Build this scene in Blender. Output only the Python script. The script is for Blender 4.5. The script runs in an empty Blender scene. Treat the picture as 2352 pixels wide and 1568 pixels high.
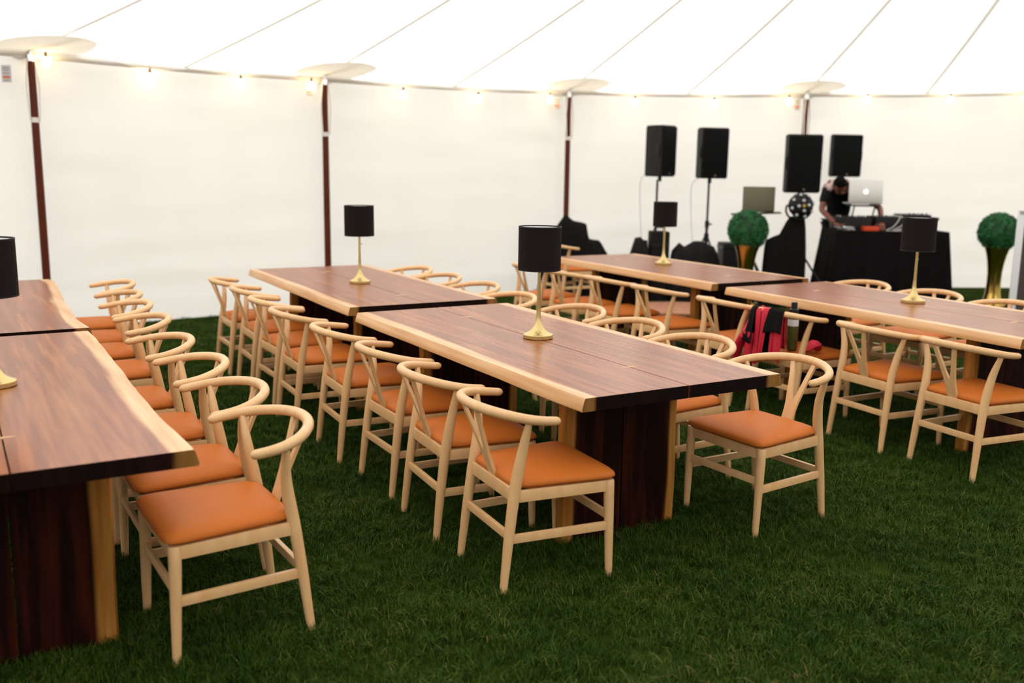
import bpy, bmesh, math, random
import numpy as np
from mathutils import Vector, Matrix, noise

random.seed(7); rng = np.random.default_rng(7)
scene = bpy.context.scene
COL = scene.collection

# ------------------------------------------------------------------ camera
YAW, PITCH, ROLL, CAM_H, F_PX = 0.51743, 0.17973, 0.01425, 1.6, 2201.7
fw = Vector((math.sin(YAW)*math.cos(PITCH), math.cos(YAW)*math.cos(PITCH), -math.sin(PITCH)))
rt = Vector((math.cos(YAW), -math.sin(YAW), 0)); up = rt.cross(fw)
r2 = rt*math.cos(ROLL) + up*math.sin(ROLL); u2 = -rt*math.sin(ROLL) + up*math.cos(ROLL)
cam_data = bpy.data.cameras.new('camera'); cam = bpy.data.objects.new('camera', cam_data); COL.objects.link(cam)
m = Matrix((r2, u2, -fw)).transposed().to_4x4(); m.translation = (0, 0, CAM_H); cam.matrix_world = m
cam_data.sensor_width = 36.0; cam_data.lens = F_PX/2352*36.0
cam_data.clip_start = 0.05; cam_data.clip_end = 200
cam_data.dof.use_dof = True; cam_data.dof.focus_distance = 4.3; cam_data.dof.aperture_fstop = 1.7
scene.camera = cam

# ------------------------------------------------------------------ world, sun, exposure
world = bpy.data.worlds.new('overcast_sky'); scene.world = world; world.use_nodes = True
bg = world.node_tree.nodes['Background']; bg.inputs[0].default_value = (0.98, 0.98, 1.0, 1); bg.inputs[1].default_value = 2.2
sun_d = bpy.data.lights.new('sun', 'SUN'); sun = bpy.data.objects.new('sun', sun_d); COL.objects.link(sun)
sun_d.energy = 3.5; sun_d.angle = math.radians(12); sun_d.color = (1, 0.95, 0.87)
sun.rotation_euler = Vector((-0.35, -0.75, -0.75)).to_track_quat('-Z', 'Y').to_euler()
scene.view_settings.view_transform = 'Standard'; scene.view_settings.look = 'None'
scene.view_settings.exposure = 0.0; scene.view_settings.gamma = 1.0
scene.view_settings.use_curve_mapping = False
scene.cycles.max_bounces = 6; scene.cycles.diffuse_bounces = 3; scene.cycles.glossy_bounces = 2; scene.cycles.transmission_bounces = 4
scene.cycles.caustics_reflective = False; scene.cycles.caustics_refractive = False; scene.cycles.adaptive_threshold = 0.04

# ------------------------------------------------------------------ helpers
def srgb(r, g, b):
    f = lambda c: (c/255/12.92) if c/255 <= 0.04045 else ((c/255+0.055)/1.055)**2.4
    return (f(r), f(g), f(b), 1)

def new_mat(name):
    mt = bpy.data.materials.new(name); mt.use_nodes = True
    nt = mt.node_tree; b = nt.nodes['Principled BSDF']
    return mt, nt, b

def simple(name, col, rough=0.5, metal=0.0, spec=0.5, var=0.0, scale=20, bump=0.0, emit=None, estr=0):
    mt, nt, b = new_mat(name)
    b.inputs['Base Color'].default_value = col; b.inputs['Roughness'].default_value = rough
    b.inputs['Metallic'].default_value = metal; b.inputs['Specular IOR Level'].default_value = spec
    if var or bump:
        tc = nt.nodes.new('ShaderNodeTexCoord'); nz = nt.nodes.new('ShaderNodeTexNoise')
        nz.inputs['Scale'].default_value = scale; nz.inputs['Detail'].default_value = 5
        nt.links.new(tc.outputs['Object'], nz.inputs['Vector'])
        if var:
            mx = nt.nodes.new('ShaderNodeMix'); mx.data_type = 'RGBA'
            mx.inputs['A'].default_value = tuple(c*(1-var) for c in col[:3])+(1,)
            mx.inputs['B'].default_value = tuple(min(1, c*(1+var)) for c in col[:3])+(1,)
            nt.links.new(nz.outputs['Fac'], mx.inputs['Factor']); nt.links.new(mx.outputs['Result'], b.inputs['Base Color'])
        if bump:
            bp = nt.nodes.new('ShaderNodeBump'); bp.inputs['Strength'].default_value = bump; bp.inputs['Distance'].default_value = 0.01
            nt.links.new(nz.outputs['Fac'], bp.inputs['Height']); nt.links.new(bp.outputs['Normal'], b.inputs['Normal'])
    if emit:
        b.inputs['Emission Color'].default_value = emit; b.inputs['Emission Strength'].default_value = estr
    return mt

class MB:
    """collects vertices and faces; build() links them as one mesh object"""
    def __init__(s): s.v = []; s.f = []; s.mi = []; s.cur = 0; s.attr = []
    def vert(s, p, a=0.0): s.v.append(tuple(p)); s.attr.append(a); return len(s.v)-1
    def face(s, idx): s.f.append(tuple(idx)); s.mi.append(s.cur)
    def box(s, c, d, rot=None, bev=0.0):
        c = Vector(c); hx, hy, hz = d[0]/2, d[1]/2, d[2]/2
        R = rot if rot is not None else Matrix.Identity(3)
        if bev <= 0:
            n = len(s.v)
            for x in (-hx, hx):
                for y in (-hy, hy):
                    for z in (-hz, hz): s.vert(c + R @ Vector((x, y, z)))
            for q in ((0,1,3,2),(4,6,7,5),(0,4,5,1),(2,3,7,6),(0,2,6,4),(1,5,7,3)): s.face([n+i for i in q])
        else:
            bm = bmesh.new(); bmesh.ops.create_cube(bm, size=1)
            for vv in bm.verts: vv.co = Vector((vv.co.x*2*hx, vv.co.y*2*hy, vv.co.z*2*hz))
            bmesh.ops.bevel(bm, geom=bm.edges[:], offset=bev, segments=2, affect='EDGES', profile=0.6)
            s.add_bm(bm, Matrix.Translation(c) @ R.to_4x4())
    def add_bm(s, bm, M=Matrix.Identity(4)):
        n = len(s.v); bm.verts.index_update()
        for vv in bm.verts: s.vert(M @ vv.co)
        for ff in bm.faces: s.face([n+vv.index for vv in ff.verts])
        bm.free()
    def bar(s, a, b, w, h, upv=(0, 0, 1)):
        """rectangular bar from a to b, w across, h along up"""
        a, b = Vector(a), Vector(b); d = (b-a); L = d.length; d.normalize()
        sx = d.cross(Vector(upv)).normalized(); sz = sx.cross(d)
        R = Matrix((d, -sx, sz)).transposed()
        s.box((a+b)/2, (L, w, h), R, bev=min(w, h)*0.15)
    def tube(s, pts, rad, seg=10, cap=True, flat=None, round_end=False):
        pts = [Vector(p) for p in pts]; n = len(pts)
        rad = [rad]*n if isinstance(rad, (int, float)) else list(rad)
        if round_end:
            d0 = (pts[0]-pts[1]).normalized(); d1 = (pts[-1]-pts[-2]).normalized()
            r0, r1 = rad[0], rad[-1]
            pts = [pts[0]+d0*r0*0.95, pts[0]+d0*r0*0.6] + pts + [pts[-1]+d1*r1*0.6, pts[-1]+d1*r1*0.95]
            rad = [r0*0.35, r0*0.78] + rad + [r1*0.78, r1*0.35]; n = len(pts)
        rings = []; prev = None
        for i, p in enumerate(pts):
            t = (pts[min(i+1, n-1)] - pts[max(i-1, 0)]).normalized()
            if prev is None:
                ref = Vector((0, 0, 1)) if abs(t.z) < 0.9 else Vector((1, 0, 0))
                nx = t.cross(ref).normalized()
            else:
                nx = (prev - t*prev.dot(t)).normalized()
            prev = nx; ny = t.cross(nx)
            fx, fy = flat if flat else (1, 1)
            rings.append([s.vert(p + nx*rad[i]*fx*math.cos(2*math.pi*k/seg) + ny*rad[i]*fy*math.sin(2*math.pi*k/seg)) for k in range(seg)])
        for a, b in zip(rings, rings[1:]):
            for k in range(seg): s.face((a[k], a[(k+1) % seg], b[(k+1) % seg], b[k]))
        if cap:
            s.face(rings[0][::-1]); s.face(rings[-1])
    def lathe(s, prof, seg=32, c=(0, 0, 0), close=True):
        c = Vector(c); rings = []
        for r, z in prof:
            rings.append([s.vert(c + Vector((r*math.cos(2*math.pi*k/seg), r*math.sin(2*math.pi*k/seg), z))) for k in range(seg)])
        for a, b in zip(rings, rings[1:]):
            for k in range(seg): s.face((a[k], a[(k+1) % seg], b[(k+1) % seg], b[k]))
        if close:
            s.face(rings[0][::-1]); s.face(rings[-1])
    def grid(s, fn, nu, nv, closed_u=False):
        ids = [[s.vert(*fn(i/nu, j/nv)) if isinstance(fn(i/nu, j/nv)[0], (tuple, list, Vector)) else s.vert(fn(i/nu, j/nv)) for j in range(nv+1)] for i in range(nu+1)]
        for i in range(nu):
            for j in range(nv): s.face((ids[i][j], ids[i+1][j], ids[i+1][j+1], ids[i][j+1]))
        return ids
    def ball(s, c, r, sub=2, scale=(1, 1, 1), rot=None):
        bm = bmesh.new(); bmesh.ops.create_icosphere(bm, subdivisions=sub, radius=r)
        M = Matrix.Translation(Vector(c)) @ (rot.to_4x4() if rot else Matrix.Identity(4)) @ Matrix.Diagonal((*scale, 1))
        s.add_bm(bm, M)
    def mesh(s, name, mats, smooth=True, attr=None):
        me = bpy.data.meshes.new(name); me.from_pydata(s.v, [], s.f)
        for mt in (mats if isinstance(mats, (list, tuple)) else [mats]): me.materials.append(mt)
        me.polygons.foreach_set('material_index', s.mi)
        if attr:
            at = me.attributes.new(attr, 'FLOAT', 'POINT'); at.data.foreach_set('value', s.attr)
        bm = bmesh.new(); bm.from_mesh(me); bmesh.ops.recalc_face_normals(bm, faces=bm.faces[:]); bm.to_mesh(me); bm.free()
        if smooth:
            me.polygons.foreach_set('use_smooth', [True]*len(me.polygons))
            me.set_sharp_from_angle(angle=math.radians(38))
        me.update(); return me
    def build(s, name, mats, parent=None, smooth=True, attr=None):
        o = bpy.data.objects.new(name, s.mesh(name, mats, smooth, attr)); COL.objects.link(o)
        if parent: o.parent = parent
        return o

def tag(o, label=None, cat=None, group=None, kind=None):
    if label: o['label'] = label
    if cat: o['category'] = cat
    if group: o['group'] = group
    if kind: o['kind'] = kind
    return o
def thing(name, label, cat, loc=(0, 0, 0), rz=0.0, group=None):
    o = bpy.data.objects.new(name, None); COL.objects.link(o); o.empty_display_size = 0.1
    o.location = loc; o.rotation_euler = (0, 0, rz)
    return tag(o, label, cat, group)
def copy_tree(root):
    r = root.copy(); COL.objects.link(r)
    for ch in root.children:
        c = ch.copy(); COL.objects.link(c); c.parent = r
        for g in ch.children:
            d = g.copy(); COL.objects.link(d); d.parent = c
    return r
def link_obj(name, me, parent=None):
    o = bpy.data.objects.new(name, me); COL.objects.link(o)
    if parent: o.parent = parent
    return o
# the far end of the tent is laid out in a frame turned with the stage front: lateral, depth, height
CY, SY = math.cos(YAW), math.sin(YAW)
def W(lat, dep, z=0.0): return Vector((CY*lat + SY*dep, -SY*lat + CY*dep, z))
def smooth_path(pts, n):
    pts = [Vector(p) for p in pts]; out = []
    P = [pts[0]*2-pts[1]] + pts + [pts[-1]*2-pts[-2]]
    for i in range(1, len(P)-2):
        for k in range(n):
            t = k/n; a, b, c, d = P[i-1], P[i], P[i+1], P[i+2]
            out.append(0.5*((2*b) + (c-a)*t + (2*a-5*b+4*c-d)*t*t + (3*b-a-3*c+d)*t**3))
    out.append(pts[-1]); return out
def lerp_list(vals, n):
    out = []
    for a, b in zip(vals, vals[1:]):
        for k in range(n): out.append(a+(b-a)*k/n)
    return out+[vals[-1]]

# ------------------------------------------------------------------ materials
def fabric_mat(name, col, trans, bump_scale=3.0, bump=0.15):
    mt = bpy.data.materials.new(name); mt.use_nodes = True; nt = mt.node_tree; nt.nodes.clear()
    out = nt.nodes.new('ShaderNodeOutputMaterial'); mix = nt.nodes.new('ShaderNodeMixShader')
    d = nt.nodes.new('ShaderNodeBsdfDiffuse'); t = nt.nodes.new('ShaderNodeBsdfTranslucent')
    tc = nt.nodes.new('ShaderNodeTexCoord'); nz = nt.nodes.new('ShaderNodeTexNoise'); mp = nt.nodes.new('ShaderNodeMapping')
    mp.inputs['Scale'].default_value = (1, 1, 2.2); nz.inputs['Scale'].default_value = bump_scale; nz.inputs['Detail'].default_value = 4
    bp = nt.nodes.new('ShaderNodeBump'); bp.inputs['Strength'].default_value = bump; bp.inputs['Distance'].default_value = 0.05
    L = nt.links.new
    L(tc.outputs['Object'], mp.inputs['Vector']); L(mp.outputs['Vector'], nz.inputs['Vector']); L(nz.outputs['Fac'], bp.inputs['Height'])
    L(bp.outputs['Normal'], d.inputs['Normal']); L(bp.outputs['Normal'], t.inputs['Normal'])
    d.inputs['Color'].default_value = col; t.inputs['Color'].default_value = col
    mix.inputs[0].default_value = trans
    L(d.outputs[0], mix.inputs[1]); L(t.outputs[0], mix.inputs[2]); L(mix.outputs[0], out.inputs['Surface'])
    return mt
M_WALL = fabric_mat('tent_wall_fabric', (0.715, 0.685, 0.635, 1), 0.44)
M_ROOF = fabric_mat('tent_roof_fabric', (0.93, 0.92, 0.90, 1), 0.55, 1.5, 0.05)
M_PATCH = fabric_mat('tent_patch_fabric', (0.82, 0.76, 0.65, 1), 0.46)
M_SEAM = fabric_mat('tent_seam_fabric', (0.91, 0.89, 0.85, 1), 0.55)
M_HEM = simple('tent_hem', (0.78, 0.74, 0.68, 1), 0.6)
M_POLE = simple('varnished_pole', srgb(88, 34, 10), 0.4, spec=0.2, var=0.3, scale=6)
M_STRAP = simple('white_strap', (0.80, 0.76, 0.70, 1), 0.7)
M_STEEL = simple('polished_steel', (0.8, 0.8, 0.8, 1), 0.15, 1.0)

def wood_light():
    mt, nt, b = new_mat('pale_beech'); L = nt.links.new
    tc = nt.nodes.new('ShaderNodeTexCoord'); mp = nt.nodes.new('ShaderNodeMapping'); mp.inputs['Scale'].default_value = (5, 5, 1.2)
    nz = nt.nodes.new('ShaderNodeTexNoise'); nz.inputs['Scale'].default_value = 6; nz.inputs['Detail'].default_value = 6
    cr = nt.nodes.new('ShaderNodeValToRGB')
    cr.color_ramp.elements[0].position = 0.2; cr.color_ramp.elements[0].color = srgb(222, 172, 116)
    cr.color_ramp.elements[1].position = 0.85; cr.color_ramp.elements[1].color = srgb(235, 192, 140)
    oi = nt.nodes.new('ShaderNodeObjectInfo'); hs = nt.nodes.new('ShaderNodeHueSaturation')
    ma = nt.nodes.new('ShaderNodeMapRange'); ma.inputs['To Min'].default_value = 0.93; ma.inputs['To Max'].default_value = 1.05
    L(oi.outputs['Random'], ma.inputs['Value']); L(ma.outputs['Result'], hs.inputs['Value'])
    L(tc.outputs['Object'], mp.inputs['Vector']); L(mp.outputs['Vector'], nz.inputs['Vector']); L(nz.outputs['Fac'], cr.inputs['Fac'])
    L(cr.outputs['Color'], hs.inputs['Color']); L(hs.outputs['Color'], b.inputs['Base Color'])
    b.inputs['Roughness'].default_value = 0.32
    return mt
M_BEECH = wood_light()
M_LEATHER = simple('tan_leather', srgb(194, 106, 40), 0.5, spec=0.14, var=0.08, scale=300, bump=0.04)
M_UNDER = simple('seat_underside', (0.02, 0.018, 0.015, 1), 0.8)

def slab_wood(name, heart_a, heart_b, sap_a, sap_b, rough, axis, spec=0.5, fig=0.16):
    mt, nt, b = new_mat(name); L = nt.links.new; N = nt.nodes.new
    tc = N('ShaderNodeTexCoord'); oi = N('ShaderNodeObjectInfo')
    off = N('ShaderNodeVectorMath'); off.operation = 'ADD'; cmb = N('ShaderNodeMath'); cmb.operation = 'MULTIPLY'; cmb.inputs[1].default_value = 37
    L(oi.outputs['Random'], cmb.inputs[0]); L(tc.outputs['Object'], off.inputs[0]); L(cmb.outputs[0], off.inputs[1])
    mp = N('ShaderNodeMapping'); mp.inputs['Scale'].default_value = {'Y': (5, 0.30, 5), 'Z': (5, 5, 0.40)}[axis]
    L(off.outputs[0], mp.inputs['Vector'])
    n1 = N('ShaderNodeTexNoise'); n1.inputs['Scale'].default_value = 1.6; n1.inputs['Detail'].default_value = 3; n1.inputs['Distortion'].default_value = 1.2
    L(mp.outputs[0], n1.inputs['Vector'])
    # cathedral figure: rings of a warped field
    fm = N('ShaderNodeMath'); fm.operation = 'MULTIPLY'; fm.inputs[1].default_value = 11; L(n1.outputs['Fac'], fm.inputs[0])
    sn = N('ShaderNodeMath'); sn.operation = 'SINE'; L(fm.outputs[0], sn.inputs[0])
    n2 = N('ShaderNodeTexNoise'); n2.inputs['Scale'].default_value = 6; n2.inputs['Detail'].default_value = 1.5; L(mp.outputs[0], n2.inputs['Vector'])
    ad = N('ShaderNodeMath'); ad.operation = 'MULTIPLY_ADD'; ad.inputs[1].default_value = fig; L(sn.outputs[0], ad.inputs[0]); L(n2.outputs['Fac'], ad.inputs[2])
    hr = N('ShaderNodeValToRGB'); hr.color_ramp.elements[0].position = 0.32; hr.color_ramp.elements[0].color = heart_a
    hr.color_ramp.elements[1].position = 0.70; hr.color_ramp.elements[1].color = heart_b; L(ad.outputs[0], hr.inputs['Fac'])
    sr = N('ShaderNodeValToRGB'); sr.color_ramp.elements[0].position = 0.3; sr.color_ramp.elements[0].color = sap_a
    sr.color_ramp.elements[1].position = 0.75; sr.color_ramp.elements[1].color = sap_b; L(n2.outputs['Fac'], sr.inputs['Fac'])
    at = N('ShaderNodeAttribute'); at.attribute_name = 'edge'
    nb = N('ShaderNodeTexNoise'); nb.inputs['Scale'].default_value = 1.3; nb.inputs['Detail'].default_value = 3; L(mp.outputs[0], nb.inputs['Vector'])
    sb = N('ShaderNodeMath'); sb.operation = 'MULTIPLY_ADD'; sb.inputs[1].default_value = -0.10; L(nb.outputs['Fac'], sb.inputs[0]); L(at.outputs['Fac'], sb.inputs[2])
    mr = N('ShaderNodeMapRange'); mr.interpolation_type = 'SMOOTHSTEP'; mr.inputs['From Min'].default_value = -0.005; mr.inputs['From Max'].default_value = 0.022
    L(sb.outputs[0], mr.inputs['Value'])
    mx = N('ShaderNodeMix'); mx.data_type = 'RGBA'; L(mr.outputs[0], mx.inputs['Factor']); L(sr.outputs[0], mx.inputs['A']); L(hr.outputs[0], mx.inputs['B'])
    L(mx.outputs['Result'], b.inputs['Base Color']); b.inputs['Roughness'].default_value = rough; b.inputs['Specular IOR Level'].default_value = spec
    return mt
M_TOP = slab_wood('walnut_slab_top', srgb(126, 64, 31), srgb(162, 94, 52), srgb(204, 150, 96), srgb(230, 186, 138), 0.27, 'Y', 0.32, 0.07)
M_LEGW = slab_wood('walnut_slab_leg_shaded', srgb(26, 7, 3), srgb(62, 22, 9), srgb(140, 88, 32), srgb(186, 130, 62), 0.55, 'Z', 0.08)  # same walnut as the tops, with the legs' shade put into darker colours
M_END = slab_wood('walnut_end_grain_shaded', srgb(18, 6, 4), srgb(30, 11, 6), srgb(120, 82, 40), srgb(150, 104, 52), 0.6, 'Z', 0.08)  # end grain; shade on the end faces is painted into its near-black tones
M_INLAY = simple('pale_inlay', srgb(226, 186, 132), 0.4)
M_BRASS = simple('brushed_brass', (0.62, 0.47, 0.20, 1), 0.26, 1.0)
M_GOLD = simple('gold_leaf', (0.60, 0.40, 0.10, 1), 0.16, 1.0, var=0.15, scale=8)
M_SHADE = simple('black_linen', (0.012, 0.009, 0.008, 1), 0.85, var=0.3, scale=400, spec=0.1)
M_SHADEIN = simple('white_lining', (0.85, 0.85, 0.83, 1), 0.6)
M_BLACK = simple('black_plastic', (0.012, 0.011, 0.011, 1), 0.55, spec=0.22)
M_GRILLE = simple('speaker_grille', (0.006, 0.006, 0.006, 1), 0.7, bump=0.3, scale=500, spec=0.06)
M_BLKMET = simple('black_metal', (0.01, 0.012, 0.012, 1), 0.4, spec=0.3)
M_BLKCLOTH = simple('black_cloth', (0.008, 0.007, 0.007, 1), 0.9, var=0.3, scale=30, spec=0.06)
M_BAG = simple('black_nylon', (0.012, 0.010, 0.010, 1), 0.65, var=0.4, scale=12, bump=0.2, spec=0.06)
M_SILVER = simple('silver_aluminium', (0.62, 0.60, 0.55, 1), 0.35, 0.6)
M_OLIVEALU = simple('dull_grey_lid', srgb(98, 92, 68), 0.45, 0.3)
M_LOGO = simple('lit_logo', (0.95, 0.95, 1, 1), 0.5, emit=(1, 0.97, 1, 1), estr=1.0)
M_SCREEN = simple('laptop_screen', (0.02, 0.02, 0.02, 1), 0.2)
M_ORANGE = simple('orange_plastic', srgb(214, 66, 22), 0.5)
M_PAPER = simple('white_paper', (0.75, 0.72, 0.72, 1), 0.7)
M_CABLE = simple('grey_cable', (0.18, 0.16, 0.15, 1), 0.5)
M_PALECABLE = simple('pale_cable', (0.52, 0.50, 0.46, 1), 0.6)
M_SKIN = simple('skin', srgb(112, 58, 38), 0.5, var=0.1, scale=8)
M_HAIR = simple('black_hair', (0.005, 0.004, 0.004, 1), 0.8, spec=0.05, bump=0.4, scale=120)
M_TEE = simple('black_tee', (0.012, 0.011, 0.012, 1), 0.85, spec=0.06)
M_TROUSER = simple('dark_trousers', (0.014, 0.014, 0.018, 1), 0.85, spec=0.06)
M_REDCLOTH = simple('red_cloth', srgb(200, 18, 48), 0.7, var=0.15, scale=20)
M_OLIVE = simple('olive_enamel', srgb(84, 82, 36), 0.45)
M_SIGN = simple('dark_board', srgb(70, 58, 52), 0.7, var=0.1, scale=40)
M_WHITE = simple('white_paint', (0.82, 0.81, 0.80, 1), 0.4)
M_MAT = simple('tan_mat', srgb(176, 122, 94), 0.85, var=0.25, scale=9)
M_LENS = simple('clear_lens', (0.5, 0.5, 0.52, 1), 0.08, 0.0, 0.8)
M_BULB = simple('warm_bulb', (1, 0.9, 0.7, 1), 0.3, emit=(1.0, 0.72, 0.36, 1), estr=25)
M_SOCKET = simple('bulb_socket', (0.16, 0.12, 0.09, 1), 0.5)
M_LABEL = simple('label_white', (0.55, 0.55, 0.55, 1), 0.7)
M_LABELR = simple('label_red', srgb(205, 110, 84), 0.7)
M_PRINT = simple('label_print', (0.25, 0.25, 0.25, 1), 0.7)

# ------------------------------------------------------------------ ground
def soil_mat():
    mt, nt, b = new_mat('lawn_soil'); L = nt.links.new
    tc = nt.nodes.new('ShaderNodeTexCoord'); nz = nt.nodes.new('ShaderNodeTexNoise'); nz.inputs['Scale'].default_value = 3; nz.inputs['Detail'].default_value = 8
    cr = nt.nodes.new('ShaderNodeValToRGB'); cr.color_ramp.elements[0].position = 0.35; cr.color_ramp.elements[0].color = (0.010, 0.016, 0.003, 1)
    cr.color_ramp.elements[1].position = 0.7; cr.color_ramp.elements[1].color = (0.030, 0.050, 0.007, 1)
    L(tc.outputs['Object'], nz.inputs['Vector']); L(nz.outputs['Fac'], cr.inputs['Fac']); L(cr.outputs['Color'], b.inputs['Base Color'])
    b.inputs['Roughness'].default_value = 1.0; b.inputs['Specular IOR Level'].default_value = 0.0
    return mt
g = MB(); g.grid(lambda u, v: (-40+80*u, -40+80*v, 0.0), 40, 40)
tag(g.build('floor', soil_mat()), 'dark earth of the lawn under the tent', kind='structure')

# ------------------------------------------------------------------ tent shell
POLES = [W(-4.44, 8.99), W(-2.10, 10.66), W(0.66, 12.75), W(3.90, 13.30), W(7.30, 13.60)]
EAVE = [2.56, 2.52, 2.575, 2.63, 2.73]
perim = [(p.x, p.y, z) for p, z in zip(POLES, EAVE)]
rest = [(14.9, 4.8), (14.7, 1.4), (13.2, -1.6), (10.8, -3.8), (7.8, -5.1), (4.6, -5.5), (1.3, -5.5), (-2.0, -5.1), (-5.2, -4.2), (-7.6, -2.2), (-8.8, 0.9), (-8.7, 4.2), (-7.4, 7.2), (-5.2, 9.0), (-2.3, 9.75)]
perim += [(x, y, 2.6) for x, y in rest]
PEAK1, PEAK2 = Vector((6.3, 2.4, 5.5)), Vector((-2.6, 2.3, 5.5))
npm = len(perim)
def apex(i):
    return PEAK1 if (perim[i][0] > 0.3) else PEAK2
def edge_normal(i):
    a, b = Vector(perim[i % npm]), Vector(perim[(i+1) % npm]); d = Vector((b.x-a.x, b.y-a.y, 0)).normalized(); n = Vector((d.y, -d.x, 0))
    return n if ((a+b)/2-Vector((3, 2.4, 0))).dot(n) > 0 else -n
VN = [(edge_normal(i-1)+edge_normal(i)).normalized() for i in range(npm)]
SIDES = {}
for i in range(npm):
    SIDES.setdefault('back' if i in (0, 1, 2, 3, npm-1) else 'right' if i in (4, 5, 6, 7) else 'front' if i in range(8, 13) else 'left', []).append(i)
def wall_panel(i):
    a = Vector(perim[i]); b = Vector(perim[(i+1) % npm]); mb = MB()
    dirv = Vector((b.x-a.x, b.y-a.y, 0)).normalized(); nrm = Vector((dirv.y, -dirv.x, 0))
    cen = Vector((3, 2.4, 0)); mid = (a+b)/2
    if (mid-cen).dot(nrm) < 0: nrm = -nrm
    def fn(u, v):
        ze = a.z+(b.z-a.z)*u; z = -0.02+(ze+0.02)*v
        p = a.lerp(b, u); p = Vector((p.x, p.y, z))
        bulge = 0.10*math.sin(math.pi*u)*math.sin(math.pi*min(1, v*0.9+0.1))
        wr = 0.022*noise.noise(Vector((u*9+i*5, v*2.2, 1.3)))*math.sin(math.pi*min(1, v*1.02)) + 0.02*noise.noise(Vector((u*2.2+i*3, z*5.0, 7.1)))
        flap = 0.035 if z < 0.28 else 0.0
        wr *= min(1, 12*u, 12*(1-u))
        return p + nrm*(bulge+wr) + VN[i].lerp(VN[(i+1) % npm], u)*(0.08+flap*0.5)
    mb.grid(fn, 40, 36)
    return mb
WSEG = {}
for side, idx in SIDES.items():
    root = bpy.data.objects.new('wall_'+side, None); COL.objects.link(root)
    tag(root, {'back': 'white fabric side wall of the tent behind the tables', 'right': 'white fabric tent wall round the right end', 'front': 'white fabric tent wall behind the viewer', 'left': 'white fabric tent wall round the left end'}[side], kind='structure')
    for i in idx: wall_panel(i).build('fabric_panel', M_WALL, root)
# roof
roof = bpy.data.objects.new('ceiling', None); COL.objects.link(roof); tag(roof, 'white translucent tent roof rising to a peak', kind='structure')
def roof_pt(s, t):
    """s in perimeter index units, t 0 eave .. 1 peak"""
    i = int(math.floor(s)) % npm; k = s-math.floor(s); j = (i+1) % npm
    a, b = Vector(perim[i]), Vector(perim[j]); e = a.lerp(b, k); ap = apex(i).lerp(apex(j), k)
    x = e.x+(ap.x-e.x)*t; y = e.y+(ap.y-e.y)*t
    prof = 0.88*t+0.12*t*t
    sag = -0.05*math.sin(math.pi*k)*math.sin(math.pi*min(1.0, t*1.6)) if t < 0.62 else 0
    return Vector((x, y, e.z+(ap.z-e.z)*prof+sag))
for i in range(npm):
    mb = MB(); mb.grid(lambda u, v: roof_pt(i+u, v), 12, 24); mb.build('roof_panel', M_ROOF, roof)
for i in list(range(0, 5))+[npm-1, npm-2]:
    for off in (0.0, 0.5):
        mb = MB(); s0 = i+off
        pts = [roof_pt(s0, t/24) - Vector((0, 0, 0.008)) for t in range(0, 25)]
        mb.tube(pts, 0.026, 6, flat=(1, 0.2)); mb.build('roof_seam', M_SEAM, roof)
for i in range(0, 5):
    p0 = roof_pt(i, 0.0); p1 = roof_pt(i, 0.08); d = p1-p0; d.z *= 0.4; d.normalize(); side = d.cross(Vector((0, 0, 1))).normalized(); n = side.cross(d).normalized()
    c = p0+d*0.27+Vector((0, 0, 0.035)); mb = MB(); rings = []
    for rr in (0.0, 0.2, 0.34, 0.42):
        rings.append([mb.vert(c+(d*math.cos(2*math.pi*k/40)+side*math.sin(2*math.pi*k/40))*rr - n*(0.03-0.05*rr)) for k in range(40)])
    for a, b in zip(rings, rings[1:]):
        for k in range(40): mb.face((a[k], a[(k+1) % 40], b[(k+1) % 40], b[k]))
    mb.build('reinforcement_patch', M_PATCH, roof)
# eave hem
hem = MB(); hp = []
for i in range(-1, 5):
    for k in range(8):
        s = i+k/8; e = roof_pt(s, 0.0); hp.append(e+Vector((0, 0, -0.015-0.02*math.sin(math.pi*k/8))))
hem.tube(hp, 0.028, 8); tag(hem.build('trim_1', M_HEM), 'grey rope hem along the top of the tent wall', kind='structure')

# poles
pole_words = ['leftmost varnished wooden tent pole beyond the left tables', 'varnished wooden tent pole behind the middle tables', 'varnished wooden tent pole behind the black bags', 'varnished wooden tent pole above the loudspeakers', 'varnished wooden tent pole past the right edge']
for i in range(4):
    inw = (Vector((6.3, 2.4, 0))-Vector((perim[i][0], perim[i][1], 0))).normalized()
    b = Vector((perim[i][0], perim[i][1], 0))+inw*0.06; H = EAVE[i]
    t = thing('tent_pole', pole_words[i], 'tent pole', b, 0, 'poles along the tent wall')
    mb = MB(); mb.tube([(0, 0, -0.03), (0, 0, H*0.5), (0, 0, H-0.06)], [0.036, 0.036, 0.032], 14); mb.build('shaft', M_POLE, t)
    mb = MB(); mb.tube([(0, 0, H-0.62), (0, 0, H-0.575)], 0.042, 14); mb.build('strap_band', M_STRAP, t)
    mb = MB(); mb.tube([(0, 0, H-0.08), (0, 0, H-0.02)], 0.034, 12); mb.tube([(0, 0, H-0.02), (0, 0, H+0.03)], 0.012, 8); mb.build('steel_cap', M_STEEL, t)
    for sgn in (-1, 1):
        mb = MB(); mb.tube([(0.04*sgn, -0.03, H-0.6), (0.055*sgn, -0.03, H-0.3), (0.03*sgn, -0.02, H-0.05)], 0.008, 6); mb.build('guy_strap', M_STRAP, t)
        tt = Vector(perim[i])-Vector((0, 0, 0.03)); e = roof_pt(i+sgn*0.035, 0)-Vector((0, 0, 0.03))
        mb = MB(); mb.tube([tt-b, (tt+e)/2-b-Vector((0, 0, 0.015)), e-b], 0.022, 8); mb.build('ratchet_sleeve', M_WHITE, t)
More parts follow.
